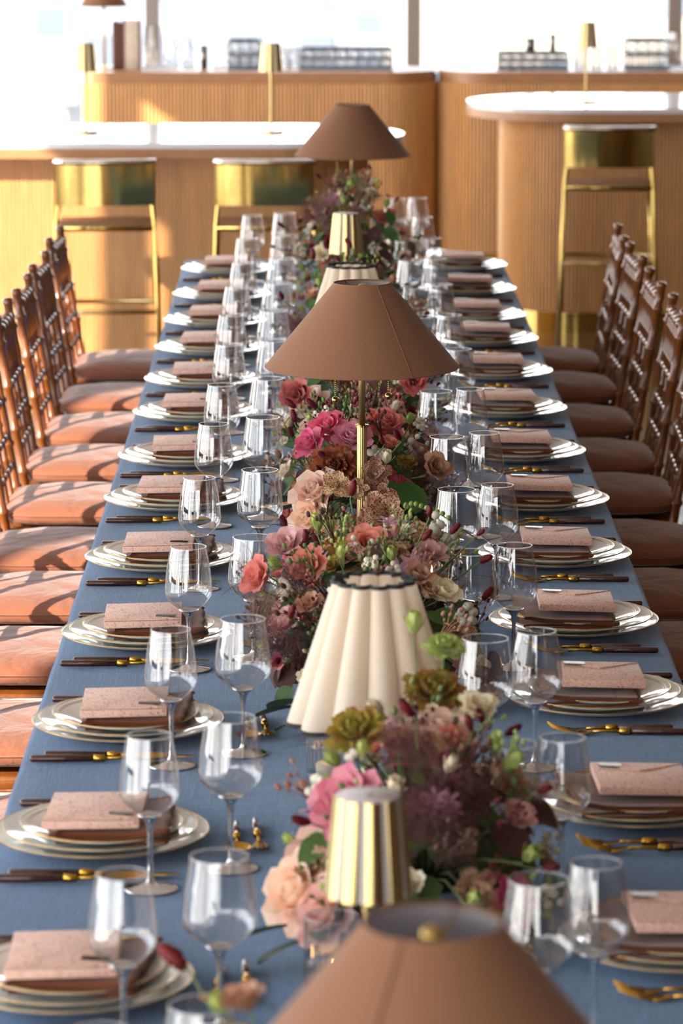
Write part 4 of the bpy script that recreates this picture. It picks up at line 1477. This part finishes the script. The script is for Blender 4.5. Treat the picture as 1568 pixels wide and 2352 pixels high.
# smoke bush plumes
for root, x, y, z, sc in ((mid, -0.10, 5.98, .135, 1.2), (mid, -0.07, 6.05, .11, 1.2), (mid, -0.115, 6.10, .17, 1.1), (mid, -0.05, 5.92, .08, 1.2), (mid, -0.02, 5.98, .13, 1.1), (mid, -0.09, 5.92, .10, 1.0), (mid, -0.04, 6.02, .18, 1.0),
                          (lampf, 0.22, 7.42, .10, 1.2), (lampf, 0.235, 7.45, .14, 1.2), (lampf, 0.20, 7.36, .07, 1.3), (lampf, 0.25, 7.38, .09, 1.1), (lampf, 0.19, 7.40, .14, 1.1), (lampf, 0.10, 7.75, .27, 1.2), (lampf, 0.13, 7.7, .25, 1.1),
                          (near, 0.13, 4.62, .22, 1.2), (near, 0.16, 4.58, .20, 1.3), (near, 0.10, 4.66, .24, 1.1), (near, 0.17, 4.52, .15, 1.3), (near, 0.14, 4.50, .18, 1.2), (near, 0.19, 4.6, .17, 1.2), (near, 0.12, 4.56, .17, 1.1),
                          (end, 0.0, 11.1, .30, 1.4), (end, -0.03, 11.3, .27, 1.3), (end, 0.05, 11.5, .33, 1.4), (end, 0.14, 11.6, .31, 1.2), (far, -0.07, 9.7, .12, 1.5), (far, -0.06, 9.5, .16, 1.3), (end, 0.1, 11.0, .29, 1.2)):
    extra(root, 'smoke', 'smoke', x, y, z, (random.uniform(-.5, .5), random.uniform(-.5, .5), 1), sc, v=int(sc * 10) % 3)
# the blooms the photograph shows largest
for root, kind, mat, x, y, z, nrm, sc in (
        (lampf, 'rose', 'p_peach', -0.010, 7.22, .118, (-.5, -.7, .7), 1.35), (lampf, 'rose', 'p_peach', -0.020, 7.20, .075, (-.6, -.7, .3), 1.2), (lampf, 'rose', 'p_pink', 0.012, 7.42, .215, (-.2, -.6, .8), 1.05),
        (lampf, 'rose', 'p_pink', -0.022, 7.38, .19, (-.6, -.5, .6), .95), (lampf, 'rose', 'p_soft', 0.060, 7.38, .20, (0, -.6, .9), 1.05), (lampf, 'ruffle', 'p_rust', 0.025, 7.26, .165, (-.1, -.9, .5), 1.35),
        (lampf, 'orchid', 'p_speck', 0.030, 7.14, .150, (-.3, -1, .5), 1.0), (lampf, 'orchid', 'p_speck', 0.100, 7.16, .165, (.3, -.8, .6), 1.1), (lampf, 'orchid', 'p_speck', 0.062, 7.10, .140, (-.1, -.7, .9), 1.0),
        (lampf, 'orchid', 'p_speck', 0.115, 7.10, .125, (.3, -1, .2), 1.2), (lampf, 'rose', 'p_coral', 0.125, 7.50, .21, (.2, -.6, .8), 1.1), (lampf, 'roundleaf', 'leafg', 0.165, 7.2, .145, (.3, -.5, .8), 1.6),
        (lampf, 'lisianthus', 'p_tan', 0.215, 7.3, .15, (.5, -.6, .5), 1.2), (beh, 'lisianthus', 'p_coral', -0.05, 8.2, .17, (-.3, -.9, .3), 1.3), (beh, 'lisianthus', 'p_coral', 0.20, 8.2, .20, (.2, -.9, .3), 1.2),
        (mid, 'orchid', 'p_speck', 0.105, 6.30, .245, (0, -1, .5), 1.35), (mid, 'orchid', 'p_speck', 0.155, 6.22, .21, (.2, -1, .4), 1.4), (mid, 'lisianthus', 'p_coral', 0.075, 6.16, .215, (0, -.9, .5), 1.2),
        (mid, 'lisianthus', 'p_coral', -0.095, 6.02, .185, (-.8, -.6, .5), 1.15), (mid, 'lisianthus', 'p_coral', -0.020, 6.05, .20, (-.2, -.9, .5), 1.1), (mid, 'orchid', 'p_speck', 0.055, 6.10, .19, (0, -1, .4), 1.3),
        (mid, 'lisianthus', 'p_blush', -0.055, 6.12, .215, (-.3, -.6, .8), 1.2), (mid, 'berries', 'white', 0.205, 6.2, .235, (.2, -.5, .8), 1.3), (mid, 'lisianthus', 'p_cream', 0.19, 5.95, .17, (.5, -.5, .8), 1.0), (mid, 'star', 'p_mauve', 0.135, 6.0, .205, (0, -.9, .6), 1.2),
        (near, 'rose', 'p_soft', 0.035, 4.62, .17, (-.6, -.6, .7), 1.35), (near, 'rose', 'p_pink', 0.048, 4.60, .14, (-.6, -.6, .3), 1.1), (near, 'ruffle', 'p_olive', 0.045, 4.74, .235, (-.2, -.5, .9), 1.15), (near, 'rose', 'p_peach', -0.022, 4.62, .05, (-.7, -.6, .5), 1.5),
        (near, 'rose', 'p_peach', 0.0, 4.66, .09, (-.7, -.6, .5), 1.3), (near, 'rose', 'p_blush', 0.012, 4.56, .035, (-.7, -.6, .5), 1.3), (near, 'ruffle', 'p_olive', 0.15, 4.86, .26, (.2, -.5, .9), 1.2), (near, 'lisianthus', 'p_cream', 0.20, 4.78, .25, (.3, -.4, .9), 1.0),
        (near, 'bud', 'p_bud', 0.125, 4.95, .33, (0, -.2, 1), 1.3), (near, 'ruffle', 'p_bud', 0.165, 4.92, .31, (.1, -.3, 1), .8), (near, 'lisianthus', 'p_tan', 0.235, 4.7, .17, (.6, -.4, .7), 1.1),
        (fore, 'burnet', 'p_wine', -0.158, 4.0, .15, (-.6, .5, .4), 1.2), (fore, 'lisianthus', 'p_tan', -0.075, 3.55, .245, (-.3, -.3, .9), .8), (fore, 'bud', 'p_bud', -0.10, 3.56, .24, (-.4, -.3, .9), 1.0),
        (end, 'rose', 'p_wine', 0.04, 10.9, .22, (-.2, -.9, .5), .9), (end, 'lisianthus', 'p_cream', -0.0, 10.95, .18, (-.2, -.9, .5), 1.0)):
    extra(root, kind, mat, x, y, z, nrm, sc, v=1)
# glossy dark leaves drooping to the cloth
for root, x, y, z, az in ((mid, -0.035, 5.72, .05, 2.6), (mid, -0.05, 5.74, .035, 2.9), (mid, -0.02, 5.70, .03, 3.4), (near, -0.045, 4.50, .045, 2.9), (near, -0.03, 4.48, .03, 3.6), (lampf, -0.06, 7.28, .10, 2.4), (lampf, -0.05, 7.3, .08, 3.0)):
    o = bpy.data.objects.new('round_leaf', bm_('roundleaf', 'leafd', 0))
    o.location = (x - root.location.x, y - root.location.y, z)
    o.rotation_euler = (R(-12), R(18), az - PI / 2)
    o.scale = (1.25,) * 3
    C.objects.link(o)
    o.parent = root
# a fine twig with green berries at the right of the middle flowers
b = MB()
P = [(0.12, 6.5, .20), (0.16, 6.45, .235), (0.21, 6.4, .225), (0.27, 6.36, .19)]
mp = [(x - mid.location.x, y - mid.location.y, z) for x, y, z in P]
tw = MB().tube(mp, 0.0011, 5).build('berry_twig', M['twig'], mid)
for k in range(9):
    u = 0.25 + 0.06 * k
    i = min(2, int(u * 3))
    p = Vector(mp[i]).lerp(Vector(mp[i + 1]), u * 3 - i)
    MB().ball((p.x, p.y, p.z + 0.004), 0.0048, 10, 7).build('berry', M['berry'], tw)

# ------------------------------------------------------------------ things on the back bar
Y0 = 18.95
def k_(px): return (px - 740) * 0.002225
def make_small_lamp():
    t = empty('table_lamp', cat='lamp')
    sharp(MB().lathe([(0, 0), (0.06, 0), (0.06, 0.012), (0, 0.016)], 28).build('base', M['brass'], t))
    MB().tube([(0, 0, 0.01), (0, 0, 0.42)], 0.008, 12).build('pole', M['brass'], t)
    MB().lathe([(0.04, 0.46), (0.124, 0.315)], 48).build('lamp_shade', M['shade'], t)
    MB().lathe([(0.038, 0.46), (0.122, 0.315)], 48).build('shade_lining', M['lining'], t)
    return t
Maker(make_small_lamp)((k_(242), Y0, 1.0), 0, 'brown cone-shade lamp on the left end of the back bar', 'brown cone-shade lamps')
def upright(name, px0, px1, h, mat, lab, cat, d=0.16, y=Y0):
    o = rbox(name, M[mat], ((px1 - px0) * 0.002225, d, h), 0.004, None, ((k_(px0) + k_(px1)) / 2, y, 1.0 + h / 2))
    return tag(o, lab, cat)
upright('menu_box', 262, 276, 0.24, 'darkbox', 'dark brown upright menu box on the back bar by the lamp', 'box')
upright('menu_box', 277.5, 284, 0.235, 'darkbox', 'thin dark brown menu box between two others on back bar', 'box')
b_ = upright('menu_box', 285.5, 326, 0.245, 'creambox', 'cream upright menu box with brown edges on the back bar', 'box')
w2 = (326 - 285.5) * 0.002225 / 2
for s in (-1, 1):
    MB().box(s * (w2 - 0.004) - 0.005, s * (w2 - 0.004) + 0.005, -0.083, 0.083, -0.124, 0.124).build('edge_strip', M['darkbox'], b_, False)

def make_rack(w_, h, name, nx):
    def fn():
        t = empty(name, cat='glass rack')
        b = MB()
        d = 0.24
        for z in (0, h * 0.45, h - 0.012):
            b.box(-w_ / 2, w_ / 2, -d / 2, -d / 2 + 0.008, z, z + 0.012)
            b.box(-w_ / 2, w_ / 2, d / 2 - 0.008, d / 2, z, z + 0.012)
            b.box(-w_ / 2, -w_ / 2 + 0.008, -d / 2, d / 2, z, z + 0.012)
            b.box(w_ / 2 - 0.008, w_ / 2, -d / 2, d / 2, z, z + 0.012)
        for i in range(nx + 1):
            x_ = -w_ / 2 + 0.004 + (w_ - 0.008) * i / nx
            for y_ in (-d / 2 + 0.004, d / 2 - 0.004):
                b.box(x_ - 0.004, x_ + 0.004, y_ - 0.004, y_ + 0.004, 0, h)
        b.box(-w_ / 2, w_ / 2, -d / 2, d / 2, 0, 0.006)
        b.build('frame', M['rack'], t, False)
        q = MB()
        for i in range(nx):
            x_ = -w_ / 2 + w_ * (i + 0.5) / nx
            for y_ in (-0.06, 0.06):
                r_ = min(0.034, w_ / nx * 0.42)
                q.lathe([(0, 0.008), (r_ * 0.8, 0.008), (r_, h * 0.86)], 14, (x_, y_, 0))
        g = q.build('racked_tumblers', M['bowl'], t)
        g['kind'] = 'stuff'
        return t
    return fn
Maker(make_rack((600 - 525) * .002225, 0.145, 'glass_rack', 3))((k_(562), Y0 + 0.03, 1.0), 0, 'tall grey glass rack on the back bar left of slim lamp', 'racks of glasses')
Maker(make_rack((900 - 690) * .002225, 0.105, 'glass_rack', 8))((k_(795), Y0, 1.0), 0, 'long low grey glass rack left of the window mullion', 'racks of glasses')
Maker(make_rack((1300 - 1142) * .002225, 0.085, 'glass_rack', 6))((k_(1221), Y0, 1.0), 0, 'low grey glass rack carrying two dark steel cups', 'racks of glasses')
Maker(make_rack((1528 - 1432) * .002225, 0.15, 'glass_rack', 4))((k_(1480), Y0, 1.0), 0, 'tall grey glass rack on the right end of the back bar', 'racks of glasses')
def make_cup(r, h):
    def fn():
        o = MB().lathe([(0, 0), (r * 0.8, 0), (r, h), (r * 0.93, h), (r * 0.75, 0.006), (0, 0.006)], 24).build('steel_cup', M['steel'])
        MB().lathe([(r, h - 0.003), (r * 1.05, h), (r * 0.96, h + 0.002)], 24).build('lip', M['steel'], o)
        return tag(o, cat='cup')
    return fn
Maker(make_cup(0.028, 0.066))((k_(1216), Y0, 1.0855), 0, 'wide dark steel cup standing on the low glass rack', 'steel bar cups')
Maker(make_cup(0.017, 0.086))((k_(1267), Y0, 1.0855), 0, 'narrow tall dark steel cup standing on the low rack', 'steel bar cups')
Maker(make_cup(0.022, 0.115))((k_(470), Y0, 1.0), 0, 'steel cup among clear jugs on the left back bar', 'steel bar cups')
def make_jug(r, h):
    def fn():
        t = empty('glass_jug', cat='jug')
        MB().lathe([(0, 0.006), (r * 0.86, 0.006), (r, h * 0.25), (r * 0.96, h * 0.7), (r * 0.82, h)], 28).build('jug_body', M['bowl'], t)
        MB().lathe([(0, 0), (r * 0.86, 0), (r * 0.88, 0.008), (0, 0.010)], 28).build('jug_base', M['glass'], t)
        q = MB().tube([(r * 0.9, 0, h * 0.8), (r * 1.45, 0, h * 0.75), (r * 1.45, 0, h * 0.35), (r * 0.98, 0, h * 0.25)], 0.006, 8)
        q.build('jug_handle', M['glass'], t)
        return t
    return fn
jug = Maker(make_jug(0.038, 0.14))
JL = ('first', 'second', 'third', 'fourth')
for i, px in enumerate((396, 434, 505)):
    jug((k_(px), Y0 + 0.02 * (i % 2), 1.0), 0.2 * i, JL[i] + ' clear glass jug right of the menu boxes, from the left', 'glass jugs on the back bar')
jug((k_(356), Y0, 1.0), 0, 'tallest clear glass jug next to the cream menu box', 'glass jugs on the back bar', 1.55)
jug((k_(1553), Y0, 1.0), 0.4, 'tall clear glass jug at the right edge of the back bar', 'glass jugs on the back bar', 1.3)
def make_tumbler():
    o = MB().lathe([(0, 0), (0.028, 0), (0.034, 0.11), (0.0325, 0.11), (0.027, 0.008), (0, 0.008)], 24).build('glass_tumbler', M['bowl'])
    MB().lathe([(0, 0.0002), (0.0275, 0.0002), (0.0278, 0.007), (0, 0.0075)], 20).build('tumbler_base', M['glass'], o)
    return tag(o, cat='glass')
tumbler = Maker(make_tumbler)
for i, px in enumerate((1330, 1368, 1405)):
    tumbler((k_(px), Y0 + 0.03, 1.0), 0, JL[i] + ' clear tumbler from the left between the two right racks', 'tumblers on the right back bar')
for i, px in enumerate((626, 652, 676)):
    tumbler((k_(px), Y0 + 0.03, 1.0), 0, JL[i] + ' clear tumbler from the left beside the slim gold lamp', 'tumblers on the left back bar')

# nothing of a flower arrangement may dip into the cloth
import numpy as np
bpy.context.view_layer.update()
for root in [o for o in C.objects if o.name.startswith('flower_arrangement')]:
    for ch in root.children:
        if ch.name.startswith('stem') or ch.name.startswith('vase'): continue
        co = np.empty(len(ch.data.vertices) * 3, 'f')
        ch.data.vertices.foreach_get('co', co)
        mw = np.array(ch.matrix_world)
        zmin = (co.reshape(-1, 3) @ mw[2, :3] + mw[2, 3]).min()
        if zmin < TZ + 0.004:
            ch.location.z += TZ + 0.004 - zmin
